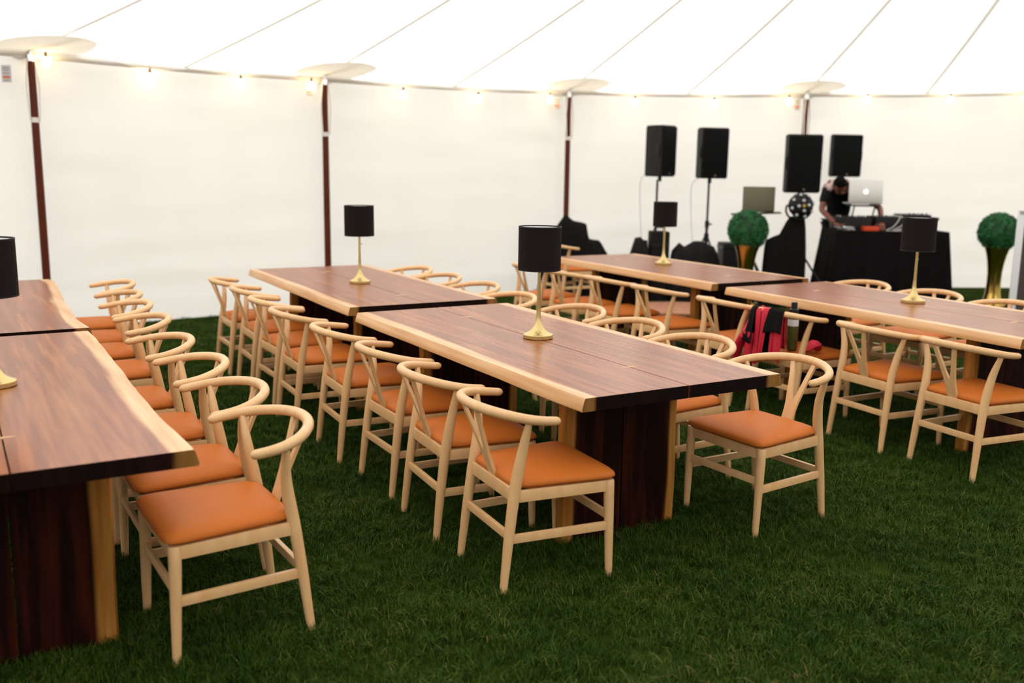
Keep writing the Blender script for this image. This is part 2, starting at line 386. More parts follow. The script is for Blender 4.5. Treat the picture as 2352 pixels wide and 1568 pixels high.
# printed care labels sewn beside each pole
for i, (lt, dp, z) in enumerate([(-4.56, 8.86, 2.36), (-2.19, 10.52, 2.39), (0.53, 12.58, 2.41), (3.77, 13.2, 2.48)]):
    t = thing('fabric_label', ['printed tent label left of the leftmost pole', 'printed tent label beside the pole behind the middle tables', 'printed tent label beside the pole behind the black bags', 'printed tent label beside the pole above the loudspeakers'][i], 'label', W(lt, dp, z), -YAW, 'labels sewn on the tent wall')
    mb = MB(); mb.box((0, 0, 0), (0.085, 0.006, 0.15)); mb.build('label_cloth', M_LABEL, t)
    for k, (zz, w, mt) in enumerate([(0.05, 0.06, M_PRINT), (0.03, 0.05, M_PRINT), (0.005, 0.06, M_PRINT), (-0.03, 0.065, M_LABELR), (-0.058, 0.05, M_PRINT)]):
        mb = MB(); mb.box((0, -0.0035, zz), (w, 0.001, 0.008 if mt is M_PRINT else 0.022)); mb.build('printed_line', mt, t)

# string of bulbs under the eave
bul = [(-4.263, 9.0, 2.48), (-3.547, 9.6, 2.403), (-2.792, 10.05, 2.397), (-2.168, 10.5, 2.415), (-1.266, 11.15, 2.387), (-0.444, 11.8, 2.397), (0.434, 12.45, 2.449), (1.545, 12.75, 2.446), (2.61, 12.95, 2.456), (3.632, 13.1, 2.508), (4.717, 13.22, 2.55), (5.859, 13.3, 2.573), (6.932, 13.4, 2.632)]
sl = thing('string_light', 'string of warm round bulbs hanging along the tent eave', 'string lights', W(0.4, 12.4, 2.5))
o0 = Vector(sl.location); mb = MB(); cp = []
for k in range(len(bul)):
    p = W(*bul[k])+Vector((0, 0, 0.085))-o0; cp.append(p)
    if k < len(bul)-1:
        q = W(*bul[k+1])+Vector((0, 0, 0.085))-o0; cp.append((p+q)/2+Vector((0, 0, 0.02)))
mb.tube(smooth_path(cp, 4), 0.004, 6); mb.build('cable', M_HEM, sl)
bm_ = MB(); bm_.ball((0, 0, 0), 0.042, 2, (1, 1, 1.12)); bulb_me = bm_.mesh('bulb', M_BULB)
bm_ = MB(); bm_.tube([(0, 0, 0.038), (0, 0, 0.085)], 0.014, 8); sock_me = bm_.mesh('socket', M_SOCKET)
for p in bul:
    o = link_obj('bulb', bulb_me, sl); o.location = W(*p)-o0
    s_ = link_obj('socket', sock_me, o)

# ------------------------------------------------------------------ tables
TL, TW, TZ, TH = 2.335, 1.003, 0.76, 0.052
def wavy(seed, amp):
    return lambda v: amp*noise.noise(Vector((v*1.15+seed*7.3, seed, 0.5))) + amp*0.28*noise.noise(Vector((v*2.4+seed*3, 2.2, seed))) + amp*0.04*noise.noise(Vector((v*9, seed, 4.0)))
def top_board(side, seed, amp, parent):
    """half slab: straight inner edge at x = side*0.002, live edge at x = side*TW/2; y 0..TL"""
    mb = MB(); wv = wavy(seed, amp); n, nx = 60, 10
    prof = [(0.0, 0.0), (0.004, -0.008), (0.009, -0.025), (0.014, -0.044), (0.012, -TH)]
    rows_top, rows_bot = [], []
    for j in range(n+1):
        y = TL*j/n; xe = TW/2-0.006+wv(y)
        row = []
        for k in range(nx+1):
            x = 0.0025+(xe-0.0025)*(1-(1-k/nx)**1.6); row.append(mb.vert((side*x, y, TZ), xe-x))
        for dx, dz in prof[1:]: row.append(mb.vert((side*(xe+dx), y, TZ+dz), 0.0))
        for k in range(nx, -1, -1):
            x = 0.0025+(xe-0.0025)*(1-(1-k/nx)**1.6); row.append(mb.vert((side*x, y, TZ-TH), xe-x))
        rows_top.append(row)
    m_ = len(rows_top[0])
    for a, b in zip(rows_top, rows_top[1:]):
        for k in range(m_): mb.face((a[k], b[k], b[(k+1) % m_], a[(k+1) % m_]))
    mb.cur = 1
    for row in (rows_top[0], rows_top[-1]):
        T, B = row[:nx+1], row[-(nx+1):][::-1]
        dup = lambda i: mb.vert(mb.v[i], mb.attr[i])
        T2, B2 = [dup(i) for i in T], [dup(i) for i in B]
        for k in range(nx): mb.face((T2[k], T2[k+1], B2[k+1], B2[k]))
        S2 = [T2[-1]]+[dup(i) for i in row[nx+1:m_-(nx+1)]]+[B2[-1]]
        mb.face(S2)
    return mb.build('top_board', [M_TOP, M_END], parent, attr='edge')
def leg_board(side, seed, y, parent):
    mb = MB(); wv = wavy(seed, 0.012); n = 14; half = 0.305; zt = TZ-TH
    for j in range(n+1):
        z = -0.02+(zt+0.02)*j/n; xe = half+wv(z*2)
        for (x, dy, a) in ((0.003, -0.026, xe), (xe*0.5, -0.026, xe*0.5), (xe-0.07, -0.026, 0.07), (xe-0.03, -0.026, 0.03), (xe-0.004, -0.024, 0.004), (xe+0.006, 0.0, 0), (xe, 0.026, 0), (xe-0.07, 0.028, 0.07), (0.003, 0.028, xe)):
            mb.vert((side*x, y+dy, z), a)
    for j in range(n):
        for k in range(9):
            a, b = j*9+k, j*9+(k+1) % 9; mb.face((a, b, b+9, a+9))
    mb.face(list(range(9))); mb.face(list(range(n*9, n*9+9)))
    return mb.build('leg_board', M_LEGW, parent, attr='edge')
def table(label, xc, yn, rot, seed, amps=(0.012, 0.012)):
    """xc = centre line at the near end, yn = near end"""
    t = thing('dining_table', label, 'table', (xc, yn, 0), rot, 'live-edge slab tables')
    top_board(-1, seed, amps[0], t); top_board(1, seed+0.5, amps[1], t)
    for k, y in enumerate((0.45, TL-0.45)):
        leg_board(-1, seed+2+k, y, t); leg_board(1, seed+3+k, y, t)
    for y in (0.40, TL-0.40):
        mb = MB(); mb.tube([(-0.062, y, TZ-0.004), (-0.03, y, TZ-0.004), (0, y, TZ-0.004), (0.03, y, TZ-0.004), (0.062, y, TZ-0.004)], [0.002, 0.005, 0.0055, 0.005, 0.002], 8)
        mb.build('inlay_strip', M_INLAY, t)
    return t
def tloc(xl, yn, rot): return (xl+math.cos(rot)*TW/2, yn+math.sin(rot)*TW/2)
for lab, xl, yn, rot, sd, am in [
    ('live-edge walnut slab table nearest at the left edge', -0.448, 2.839, 0.016, 1.0, (0.02, 0.06)),
    ('live-edge slab table behind the one at the left edge', -0.491, 5.273, 0.017, 4.0, (0.02, 0.065)),
    ('live-edge walnut slab table in the centre foreground', 1.944, 2.871, 0.005, 8.0, (0.018, 0.012)),
    ('live-edge walnut slab table at the far end of the middle row', 1.962, 5.424, -0.005, 11.0, (0.012, 0.012)),
    ('live-edge walnut slab table before the loudspeakers', 4.839, 5.48, -0.009, 14.0, (0.015, 0.012)),
    ('live-edge walnut slab table running out at the right edge', 4.728, 2.945, -0.025, 17.0, (0.02, 0.015))]:
    x, y = tloc(xl, yn, rot); table(lab, x, y, rot, sd, am)

# ------------------------------------------------------------------ chairs (facing +x)
def chair_parts():
    P = []
    # seat cushion: rounded trapezoid, domed
    mb = MB(); NR, NT = 9, 64
    def outline(th):
        c, s = math.cos(th), math.sin(th); e = 0.20
        x = math.copysign(abs(c)**e, c); y = math.copysign(abs(s)**e, s)
        w = 0.200+(x+1)/2*0.046
        return Vector((0.036+x*0.220, y*w, 0))
    rings = []
    prof = [(0.93, 0.4045), (0.965, 0.411), (0.997, 0.417), (1.0, 0.4225), (0.985, 0.431), (0.95, 0.438), (0.84, 0.4485), (0.64, 0.456), (0.36, 0.460), (0.12, 0.461)]
    for sc, z in prof:
        rings.append([mb.vert((0.036+(outline(2*math.pi*k/NT).x-0.036)*sc, outline(2*math.pi*k/NT).y*sc, z)) for k in range(NT)])
    for a, b in zip(rings, rings[1:]):
        for k in range(NT): mb.face((a[k], a[(k+1) % NT], b[(k+1) % NT], b[k]))
    mb.face(rings[-1]); mb.cur = 1; mb.face(rings[0][::-1])
    P.append(('seat', mb.mesh('seat', [M_LEATHER, M_UNDER])))
    # bow rail
    ctrl = [(-0.038, 0.254, 0.674), (-0.09, 0.257, 0.680), (-0.145, 0.247, 0.688), (-0.207, 0.208, 0.699), (-0.262, 0.132, 0.709), (-0.289, 0.046, 0.714)]
    ctrl += [(x, -y, z) for x, y, z in ctrl[::-1]]
    pts = smooth_path(ctrl, 5); n = len(pts)
    rad = [0.0165+0.003*math.sin(math.pi*i/(n-1)) for i in range(n)]
    mb = MB(); mb.tube(pts, rad, 14, round_end=True); P.append(('bow_rail', mb.mesh('bow_rail', M_BEECH)))
    # Y splat
    mb = MB(); A = Vector((-0.176, 0, 0.405)); B = Vector((-0.284, 0, 0.706)); d = B-A
    ax = d.normalized(); nrm = Vector((0, 1, 0)).cross(ax).normalized()
    def lp(y, t, th): return A+d*t+Vector((0, y, 0))+nrm*th
    out = [(-0.030, 0.0), (-0.031, 0.22), (-0.036, 0.42), (-0.062, 0.72), (-0.092, 1.0), (-0.062, 1.0), (-0.040, 0.78), (-0.012, 0.50), (-0.004, 0.45), (0, 0.438)]
    full = out+[(-y, t) for y, t in out[::-1][1:]]
    # triangulate as strips: left arm, right arm, stem
    for sgn in (-1, 1):
        for q in ([(0, 0.0), (0.030, 0.0), (0.031, 0.22), (0, 0.22)], [(0, 0.22), (0.031, 0.22), (0.034, 0.34), (0, 0.36)], [(0, 0.36), (0.034, 0.34), (0.043, 0.50), (0.016, 0.50)], [(0.016, 0.50), (0.043, 0.50), (0.058, 0.75), (0.034, 0.75)], [(0.034, 0.75), (0.058, 0.75), (0.078, 1.0), (0.054, 1.0)]):
            idx = []
            for th in (-0.0065, 0.0065): idx.append([mb.vert(lp(sgn*y, t, th)) for y, t in q])
            mb.face(idx[0]); mb.face(idx[1][::-1])
            for k in range(4): mb.face((idx[0][k], idx[0][(k+1) % 4], idx[1][(k+1) % 4], idx[1][k]))
    # weld
    bm = bmesh.new()
    vv = [bm.verts.new(p) for p in mb.v]
    for f_ in mb.f: bm.faces.new([vv[i] for i in f_])
    bmesh.ops.remove_doubles(bm, verts=bm.verts[:], dist=0.0005)
    seen = {}; kill = []
    for f_ in bm.faces:
        key = tuple(sorted(v_.index for v_ in f_.verts))
    bm.verts.index_update()
    for f_ in bm.faces:
        key = tuple(sorted(v_.index for v_ in f_.verts))
        if key in seen: kill += [f_, seen[key]]
        else: seen[key] = f_
    bmesh.ops.delete(bm, geom=list(set(kill)), context='FACES')
    mb2 = MB(); mb2.add_bm(bm); P.append(('y_splat', mb2.mesh('y_splat', M_BEECH)))
    # rear legs
    for sg in (1, -1):
        c = [(-0.230, 0.208*sg, -0.012), (-0.206, 0.201*sg, 0.2), (-0.182, 0.195*sg, 0.38), (-0.166, 0.195*sg, 0.475), (-0.152, 0.207*sg, 0.57), (-0.147, 0.230*sg, 0.645), (-0.146, 0.243*sg, 0.682)]
        mb = MB(); mb.tube(smooth_path(c, 3), lerp_list([0.0145, 0.0195, 0.0225, 0.0225, 0.019, 0.0145, 0.012], 3), 12); P.append(('leg', mb.mesh('rear_leg', M_BEECH)))
    for sg in (1, -1):
        mb = MB(); mb.tube([(0.232, 0.22*sg, -0.012), (0.226, 0.22*sg, 0.2), (0.222, 0.219*sg, 0.34), (0.222, 0.218*sg, 0.398), (0.222, 0.218*sg, 0.404)], [0.014, 0.0185, 0.021, 0.0205, 0.018], 12); P.append(('leg', mb.mesh('front_leg', M_BEECH)))
    # rails
    for nm, a, b, w, h in [('seat_rail', (0.222, -0.2, 0.378), (0.222, 0.2, 0.378), 0.02, 0.046), ('seat_rail', (-0.180, -0.18, 0.384), (-0.180, 0.18, 0.384), 0.022, 0.052),
                           ('seat_rail', (-0.165, 0.197, 0.38), (0.205, 0.217, 0.38), 0.02, 0.046), ('seat_rail', (-0.165, -0.197, 0.38), (0.205, -0.217, 0.38), 0.02, 0.046),
                           ('stretcher', (0.226, -0.205, 0.252), (0.226, 0.205, 0.252), 0.016, 0.032), ('stretcher', (-0.203, -0.19, 0.228), (-0.203, 0.19, 0.228), 0.018, 0.032),
                           ('stretcher', (-0.19, 0.201, 0.215), (0.212, 0.22, 0.215), 0.016, 0.034), ('stretcher', (-0.19, -0.201, 0.215), (0.212, -0.22, 0.215), 0.016, 0.034)]:
        mb = MB(); mb.bar(a, b, w, h); P.append((nm, mb.mesh(nm, M_BEECH)))
    return P
CHAIR = chair_parts()
PI = math.pi
ORD = ['first', 'second', 'third', 'fourth', 'fifth', 'sixth', 'seventh', 'eighth']
def chair(x, y, rot, label, group):
    t = thing('dining_chair', label, 'chair', (x, y, 0), rot, group)
    for nm, me in CHAIR: link_obj(nm, me, t)
    return t
BL = [(1.912, 3.17, -.063), (1.91, 3.765, -.065), (1.935, 4.37, 0), (1.915, 5.03, -.045), (1.88, 5.735, -.03), (1.90, 6.31, .02), (1.92, 6.91, -.02), (1.90, 7.50, .0)]
BR = [(3.165, 3.205, .06), (3.17, 3.85, .02), (3.18, 4.44, .03), (3.21, 5.07, 0), (3.13, 5.78, .05), (3.2, 6.44, -.02), (3.2, 7.09, .03), (3.22, 7.69, 0)]
AR = [(0.708, 3.25, .05), (0.705, 3.80, .03), (0.69, 4.40, .0), (0.665, 5.02, .04), (0.69, 5.78, .0), (0.69, 6.40, .03), (0.71, 6.94, -.02), (0.76, 7.58, .03)]
CL = [(4.75, 3.195, -.07), (4.75, 3.785, -.07), (4.73, 4.475, -.03), (4.73, 5.05, -.05), (4.72, 5.82, -.02), (4.73, 6.48, -.03), (4.70, 7.04, 0), (4.68, 7.62, .03)]
CR = [(6.10, 3.42, .04), (6.10, 4.04, .0), (6.12, 4.66, .03), (6.13, 5.31, -.02)]
lab_ = 'pale wooden chair, tan leather seat, %s from the front %s'
for rows, words, base, grp in [(BL, 'on the middle row\'s left side', 0, 'chairs on the left of the middle row'), (BR, 'on the middle row\'s right side', PI, 'chairs on the right of the middle row'),
                               (AR, 'beside the left-hand tables', PI, 'chairs beside the left-hand tables'), (CL, 'on the right-hand row\'s near side', 0, 'chairs on the near side of the right-hand row')]:
    for k, (x, y, r) in enumerate(rows):
        chair(x, y, base+r, lab_ % (ORD[k], words), grp)
for k, (x, y, r) in enumerate(CR):
    chair(x, y, PI+r, lab_ % (ORD[k], 'across the right-hand table'), 'chairs on the far side of the right-hand row')
chair(6.23, 9.6, 0.0, 'lone pale wooden chair standing by the tent wall beside black bags', 'lone chair by the tent wall')

# ------------------------------------------------------------------ table lamps
def lamp_parts():
    P = []
    mb = MB(); mb.lathe([(0.072, 0.0), (0.0755, 0.003), (0.0755, 0.019), (0.073, 0.022), (0.060, 0.026), (0.046, 0.034), (0.033, 0.046), (0.0225, 0.064), (0.0155, 0.086), (0.0115, 0.112), (0.0098, 0.15)], 40); P.append(('base', mb.mesh('lamp_base', M_BRASS), []))
    mb = MB(); mb.lathe([(0.0096, 0.148), (0.0084, 0.22), (0.0078, 0.30), (0.0078, 0.40)], 20); P.append(('stem', mb.mesh('lamp_stem', M_BRASS), []))
    mb = MB(); mb.tube([(0.008, -0.006, 0.285), (0.016, -0.012, 0.285)], 0.0035, 8, round_end=True); P.append(('switch', mb.mesh('lamp_switch', M_STEEL), []))
    mb = MB(); mb.lathe([(0.106, 0.342), (0.1055, 0.556)], 48, close=False); mb.lathe([(0.103, 0.343), (0.1025, 0.555)], 48, close=False)
    outer = mb.mesh('lamp_shade', [M_SHADE, M_SHADEIN])
    mi = [0]*48+[1]*48; outer.polygons.foreach_set('material_index', mi)
    mb = MB(); mb.lathe([(0.1065, 0.551), (0.1065, 0.557), (0.102, 0.557), (0.102, 0.551), (0.1065, 0.551)], 48, close=False); rim_up = mb.mesh('shade_rim', M_BLACK)
    mb = MB(); mb.lathe([(0.1065, 0.341), (0.1065, 0.347), (0.102, 0.347), (0.102, 0.341), (0.1065, 0.341)], 48, close=False)
    rim = mb.mesh('shade_rim', M_BLACK)
    mb = MB()
    for k in range(3):
        a = k*2*PI/3; mb.tube([(0, 0, 0.40), (0.102*math.cos(a), 0.102*math.sin(a), 0.40)], 0.002, 6)
    P.append(('lamp_shade', outer, [('shade_rim', rim), ('shade_rim', rim_up), ('spider_frame', mb.mesh('spider', M_BRASS))]))
    mb = MB(); mb.ball((0, 0, 0.44), 0.026, 2, (1, 1, 1.3)); P.append(('light_bulb', mb.mesh('lamp_bulb', M_SHADEIN), []))
    return P
LAMP = lamp_parts()
for x, y, lab in [(0.05, 4.03, 'brass table lamp with black shade cut by the left edge'), (2.455, 4.05, 'brass table lamp with black drum shade on the centre foreground table'), (2.45, 6.54, 'brass table lamp with black shade on the middle row\'s far table'),
                  (5.42, 6.80, 'brass table lamp with black shade on the table before the loudspeakers'), (5.39, 4.14, 'brass table lamp with black shade on the right-hand table')]:
    t = thing('table_lamp', lab, 'lamp', (x, y, TZ), random.uniform(0, 6) if x > 3 else 0.0, 'brass table lamps')
    for nm, me, subs in LAMP:
        o = link_obj(nm, me, t)
        for sn, sm in subs: link_obj(sn, sm, o)

# ------------------------------------------------------------------ topiary balls in gold urns
def leafy_mat():
    mt, nt, b = new_mat('boxwood_leaf'); L = nt.links.new
    tc = nt.nodes.new('ShaderNodeTexCoord'); nz = nt.nodes.new('ShaderNodeTexNoise'); nz.inputs['Scale'].default_value = 14; nz.inputs['Detail'].default_value = 3
    cr = nt.nodes.new('ShaderNodeValToRGB'); cr.color_ramp.elements[0].position = 0.35; cr.color_ramp.elements[0].color = (0.010, 0.060, 0.016, 1)
    cr.color_ramp.elements[1].position = 0.7; cr.color_ramp.elements[1].color = (0.030, 0.21, 0.055, 1)
    L(tc.outputs['Object'], nz.inputs['Vector']); L(nz.outputs['Fac'], cr.inputs['Fac']); L(cr.outputs['Color'], b.inputs['Base Color'])
    b.inputs['Roughness'].default_value = 0.55
    return mt
M_LEAF = leafy_mat()
def topiary(lat, dep, label):
    t = thing('topiary_urn', label, 'topiary', W(lat, dep), -YAW, 'topiary balls in gold urns')
    mb = MB(); mb.lathe([(0.155, -0.01), (0.158, 0.03), (0.15, 0.055), (0.115, 0.07), (0.098, 0.11), (0.086, 0.19), (0.080, 0.30), (0.082, 0.42), (0.095, 0.54), (0.115, 0.64), (0.140, 0.72), (0.150, 0.745), (0.135, 0.74)], 40); mb.build('urn', M_GOLD, t)
    mb = MB(); mb.lathe([(0.118, 0.064), (0.122, 0.07), (0.118, 0.078)], 40, close=False); mb.build('urn_collar', M_GOLD, t)
    c = Vector((0, 0, 0.912)); R = 0.228
    mb = MB(); mb.ball(c, R*0.93, 3); mb.build('ball_core', M_LEAF, t)
    mb = MB(); N = 3800
    for i in range(N):
        z = 1-2*(i+0.5)/N; ph = i*2.39996; rr = math.sqrt(1-z*z); d = Vector((rr*math.cos(ph), rr*math.sin(ph), z))
        k = R*(0.93+0.09*random.random()+0.06*noise.noise(d*5)); p = c+d*k
        d2 = (d+Vector((random.uniform(-.8, .8), random.uniform(-.8, .8), random.uniform(-.8, .8)))).normalized(); s_ = d2.cross(Vector((random.random()-.5, random.random()-.5, random.random()-.5))).normalized()
        l, w = random.uniform(0.014, 0.024), random.uniform(0.005, 0.009)
        a = [mb.vert(p-d2*l*0.5), mb.vert(p+s_*w), mb.vert(p+d2*l), mb.vert(p-s_*w)]; mb.face(a)
    mb.build('foliage', M_LEAF, t, smooth=False)['kind'] = 'stuff'
topiary(2.75, 11.3, 'green topiary ball in gold urn before the small laptop')
topiary(5.84, 11.6, 'green topiary ball in tall gold urn right of the black-draped table')

# ------------------------------------------------------------------ loudspeakers on stands
def speaker(lat, dep, z0, w, h, d, rz, label, slab=None, tilt=0):
    t = thing('loudspeaker', label, 'loudspeaker', W(lat, dep, z0), -YAW+rz, 'black loudspeakers on stands')
    mb = MB(); fr = [(-w/2, 0), (w/2, 0), (w/2, d*0.45), (w*0.30, d), (-w*0.30, d), (-w/2, d*0.45)]
    a = [mb.vert((x, y, 0)) for x, y in fr]; b = [mb.vert((x, y, h)) for x, y in fr]
    mb.face(a[::-1]); mb.face(b)
    for k in range(6): mb.face((a[k], a[(k+1) % 6], b[(k+1) % 6], b[k]))
    bm = bmesh.new(); vv = [bm.verts.new(p) for p in mb.v]; [bm.faces.new([vv[i] for i in f_]) for f_ in mb.f]
    bmesh.ops.bevel(bm, geom=bm.edges[:], offset=0.014, segments=2, affect='EDGES'); m2 = MB(); m2.add_bm(bm); m2.build('cabinet', M_BLACK, t)
    mb = MB(); mb.box((0, -0.006, h*0.5), (w*0.90, 0.016, h*0.93), bev=0.006); gr = mb.build('grille', M_GRILLE, t)
    mb = MB(); mb.tube([(0, -0.012, h*0.06), (0, -0.016, h*0.06)], 0.011, 12); mb.build('badge', M_CABLE, gr)
    for sg in (-1, 1):
        mb = MB(); mb.bar((sg*(w/2+0.004), d*0.2, h*0.40), (sg*(w/2+0.004), d*0.2, h*0.62), 0.04, 0.016, (1, 0, 0)); mb.build('handle', M_BLKMET, t)
    mb = MB(); mb.tube([(0, d*0.42, -0.06), (0, d*0.42, 0.01)], 0.024, 12); mb.build('pole_cup', M_BLKMET, t)
    return t
def tripod(lat, dep, ztop, label, hub=0.75, spread=0.42, legs=(0.3, 2.4, 4.5), hub2=None):
    t = thing('speaker_stand', label, 'stand', W(lat, dep), -YAW, 'black tripod stands')
    mb = MB(); mb.tube([(0, 0, 0.12), (0, 0, ztop*0.62)], 0.019, 10); mb.build('lower_tube', M_BLKMET, t)
    mb = MB(); mb.tube([(0, 0, ztop*0.6), (0, 0, ztop)], 0.0145, 10); mb.build('upper_tube', M_BLKMET, t)
    mb = MB(); mb.tube([(0, 0, ztop*0.60), (0, 0, ztop*0.66)], 0.027, 12); cl = mb.build('collar', M_BLKMET, t)
    mb = MB(); mb.tube([(0.025, 0, ztop*0.63), (0.06, -0.005, ztop*0.63)], 0.011, 8); mb.build('knob', M_BLACK, cl)
    mb = MB(); mb.tube([(0, 0, hub-0.05), (0, 0, hub+0.05)], 0.032, 12); mb.build('hub', M_BLKMET, t)
    for a in legs:
        d = Vector((math.cos(a), math.sin(a), 0))
        mb = MB(); mb.tube([d*0.025+Vector((0, 0, hub)), d*spread+Vector((0, 0, 0.015))], 0.0125, 8); lg = mb.build('leg', M_BLKMET, t)
        mb = MB(); mb.tube([(0, 0, 0.2), d*spread*0.6+Vector((0, 0, 0.2+0.02))], 0.008, 6); mb.build('brace', M_BLKMET, t)
        mb = MB(); mb.ball(d*spread+Vector((0, 0, 0.012)), 0.018, 1); mb.build('rubber_foot', M_BLACK, lg)
    return t
speaker(1.93, 12.2, 1.51, 0.30, 0.63, 0.31, 0.80, 'leftmost black loudspeaker on a pole, turned to the right')
tripod(1.82, 12.36, 1.47, 'black tripod stand under the leftmost loudspeaker', 0.75, 0.36, (1.3, 3.4, 5.6))
speaker(2.51, 12.2, 1.495, 0.37, 0.625, 0.30, 0.30, 'second black loudspeaker from the left, on a pole')
tripod(2.47, 12.33, 1.46, 'black tripod stand under the second loudspeaker from the left', 0.75, 0.36, (1.2, 3.3, 5.4))
speaker(3.395, 11.4, 1.35, 0.41, 0.675, 0.30, 0.06, 'largest black loudspeaker, above the round disco light')
tripod(3.385, 11.56, 1.31, 'black tripod stand under the largest loudspeaker', 0.72, 0.5, (-0.12, 1.4, 2.9))
speaker(4.44, 13.02, 1.535, 0.43, 0.555, 0.22, 0.20, 'rightmost black loudspeaker behind the bending person')
tripod(4.43, 13.12, 1.49, 'black tripod stand under the rightmost loudspeaker', 0.7, 0.16)
for k, (lt, dp, z0, zz) in enumerate([(1.70, 12.52, 1.55, 0.35), (2.36, 12.5, 1.5, 0.35)]):
    mb = MB(); b = W(lt, dp, 0); pts = [W(lt+0.0, dp, z0), W(lt-0.07, dp+0.05, z0-0.12), W(lt-0.06, dp+0.03, z0-0.5), W(lt-0.03, dp, z0-0.9), W(lt+0.02, dp, 0.01)]
    tag(mb.tube(smooth_path(pts, 5), 0.004, 6) or mb.build('speaker_cable', M_PALECABLE), ['pale cable hanging from the leftmost loudspeaker', 'pale cable hanging from the second loudspeaker from the left'][k], 'cable', 'loudspeaker cables')

# round multi-lens disco light on a bar in front of the largest speaker's stand
t = thing('disco_light', 'round black disco light with a ring of clear lenses', 'stage light', W(3.30, 11.14, 1.215), -YAW+0.05)
bm = bmesh.new(); bmesh.ops.create_icosphere(bm, subdivisions=2, radius=0.145)
for v_ in bm.verts: v_.co.y = v_.co.y*(0.75 if v_.co.y < 0 else 1.1)
mb = MB(); mb.add_bm(bm); mb.build('housing', M_BLACK, t, smooth=False)
spots = [(0.118, k*2*PI/8+0.25) for k in range(8)]+[(0.055, k*2*PI/4+0.1) for k in range(4)]
for r_, a_ in spots:
    y_ = -0.75*math.sqrt(max(0, 0.145**2-r_**2))-0.002
    n_ = Vector((r_*math.cos(a_), y_*1.6, r_*math.sin(a_))).normalized(); p = Vector((r_*math.cos(a_), y_, r_*math.sin(a_)))
    mb = MB(); mb.tube([p-n_*0.01, p+n_*0.008], 0.024, 12); bz = mb.build('lens_ring', M_BLKMET, t)
    mb = MB(); mb.ball(p+n_*0.008, 0.019, 2, (1, 1, 1)); mb.build('lens', M_LENS, bz)
mb = MB(); mb.tube([(0, -0.105, 0.0), (0, -0.118, 0.0)], 0.02, 12); mb.build('badge', M_GOLD, t)
mb = MB(); mb.tube(smooth_path([(-0.15, 0.04, 0.0), (-0.145, 0.06, -0.08), (-0.08, 0.07, -0.15), (0.08, 0.07, -0.15), (0.145, 0.06, -0.08), (0.15, 0.04, 0)], 4), 0.012, 8); mb.build('yoke', M_BLKMET, t)
mb = MB(); mb.tube([(0, 0.07, -0.15), (0.03, 0.30, -0.12), (0.085, 0.40, -0.06)], 0.016, 8); mb.build('mounting_arm', M_BLKMET, t)

# ------------------------------------------------------------------ black cloth, bags, cases
def cloth_lump(name, label, cat, path_l, dep, depth, seed, mat=M_BAG, group=None, fold=0.03):
    """soft draped heap: profile (lat, height) along the front, rounded over its depth"""
    ls = [p[0] for p in path_l]; c = (min(ls)+max(ls))/2
    t_loc = W(c, dep)
    def hz(l):
        for (a, za), (b, zb) in zip(path_l, path_l[1:]):
            if a <= l <= b: 
                k = (l-a)/(b-a+1e-9); return za+(zb-za)*k
        return 0.02
    mb = MB(); l0, l1 = min(ls), max(ls)
    def fn(u, v):
        l = l0+(l1-l0)*u; ang = PI*v; zz = hz(l)
        y = -math.cos(ang)*depth/2; r_ = math.sin(ang)**0.55
        nn = noise.noise(Vector((u*5+seed, v*5, seed)))*fold*(0.3+r_*0.7)
        ridge = 0.6*fold*math.sin(u*23+seed*3+v*4)*(1-r_*0.8)
        return Vector((l-c+nn*0.6, y*(1+0.1*noise.noise(Vector((u*3, seed, 2))))+ridge, max(-0.005, zz*r_+nn*0.8*(r_ > 0.2))))
    mb.grid(fn, 44, 22)
    o = mb.build(name, mat); o.location = t_loc; o.rotation_euler = (0, 0, -YAW)
    return tag(o, label, cat, group)
cloth_lump('covered_equipment', 'tall peaked heap of equipment under black cloth by the wall', 'covered equipment', [(0.30, 0.0), (0.36, 0.35), (0.52, 0.85), (0.655, 1.045), (0.76, 0.96), (0.925, 0.91), (0.945, 0.74), (1.09, 0.72), (1.22, 0.5), (1.34, 0.0)], 12.15, 0.6, 1.0, M_BLKCLOTH)
cloth_lump('equipment_bag', 'black slanting bag under the leftmost loudspeaker', 'bag', [(1.315, 0.0), (1.383, 0.391), (1.48, 0.768), (1.547, 0.783), (1.634, 0.73), (1.663, 0.0)], 11.75, 0.38, 3.0, group='black bags behind the table')
cloth_lump('duffel_bag', 'low black duffel bag under the second loudspeaker', 'bag', [(1.908, 0.0), (1.937, 0.631), (2.024, 0.728), (2.092, 0.69), (2.199, 0.752), (2.344, 0.743), (2.441, 0.69), (2.518, 0.486), (2.557, 0.0)], 11.72, 0.38, 5.0, group='black bags behind the table')
t = thing('equipment_case', 'upright dark grey case between the black bags', 'case', W(1.775, 11.75), -YAW+0.06)
mb = MB(); mb.box((0, 0, 0.43), (0.225, 0.24, 0.86), bev=0.02); mb.build('case_body', M_BAG, t)
mb = MB(); mb.tube(smooth_path([(-0.06, 0, 0.86), (-0.05, 0, 0.90), (0.05, 0, 0.90), (0.06, 0, 0.86)], 4), 0.01, 8); mb.build('handle', M_BLACK, t)
mb = MB(); mb.box((0, -0.122, 0.70), (0.21, 0.012, 0.03)); mb.build('lid_seam', M_BLACK, t)
t = thing('flight_case', 'low black flight case left of the gold urn', 'case', W(2.87, 12.5), -YAW+0.06)
mb = MB(); mb.box((0, 0, 0.36), (0.36, 0.3, 0.64), bev=0.012); mb.build('case_body', M_BLACK, t)
mb = MB(); mb.box((0, 0, 0.62), (0.372, 0.312, 0.02)); mb.build('edge_trim', M_BLKMET, t)
for a in (-0.15, 0.15):
    mb = MB(); mb.tube([(a, -0.08, 0.03), (a, -0.04, 0.03)], 0.032, 10); mb.build('castor', M_BLKMET, t)
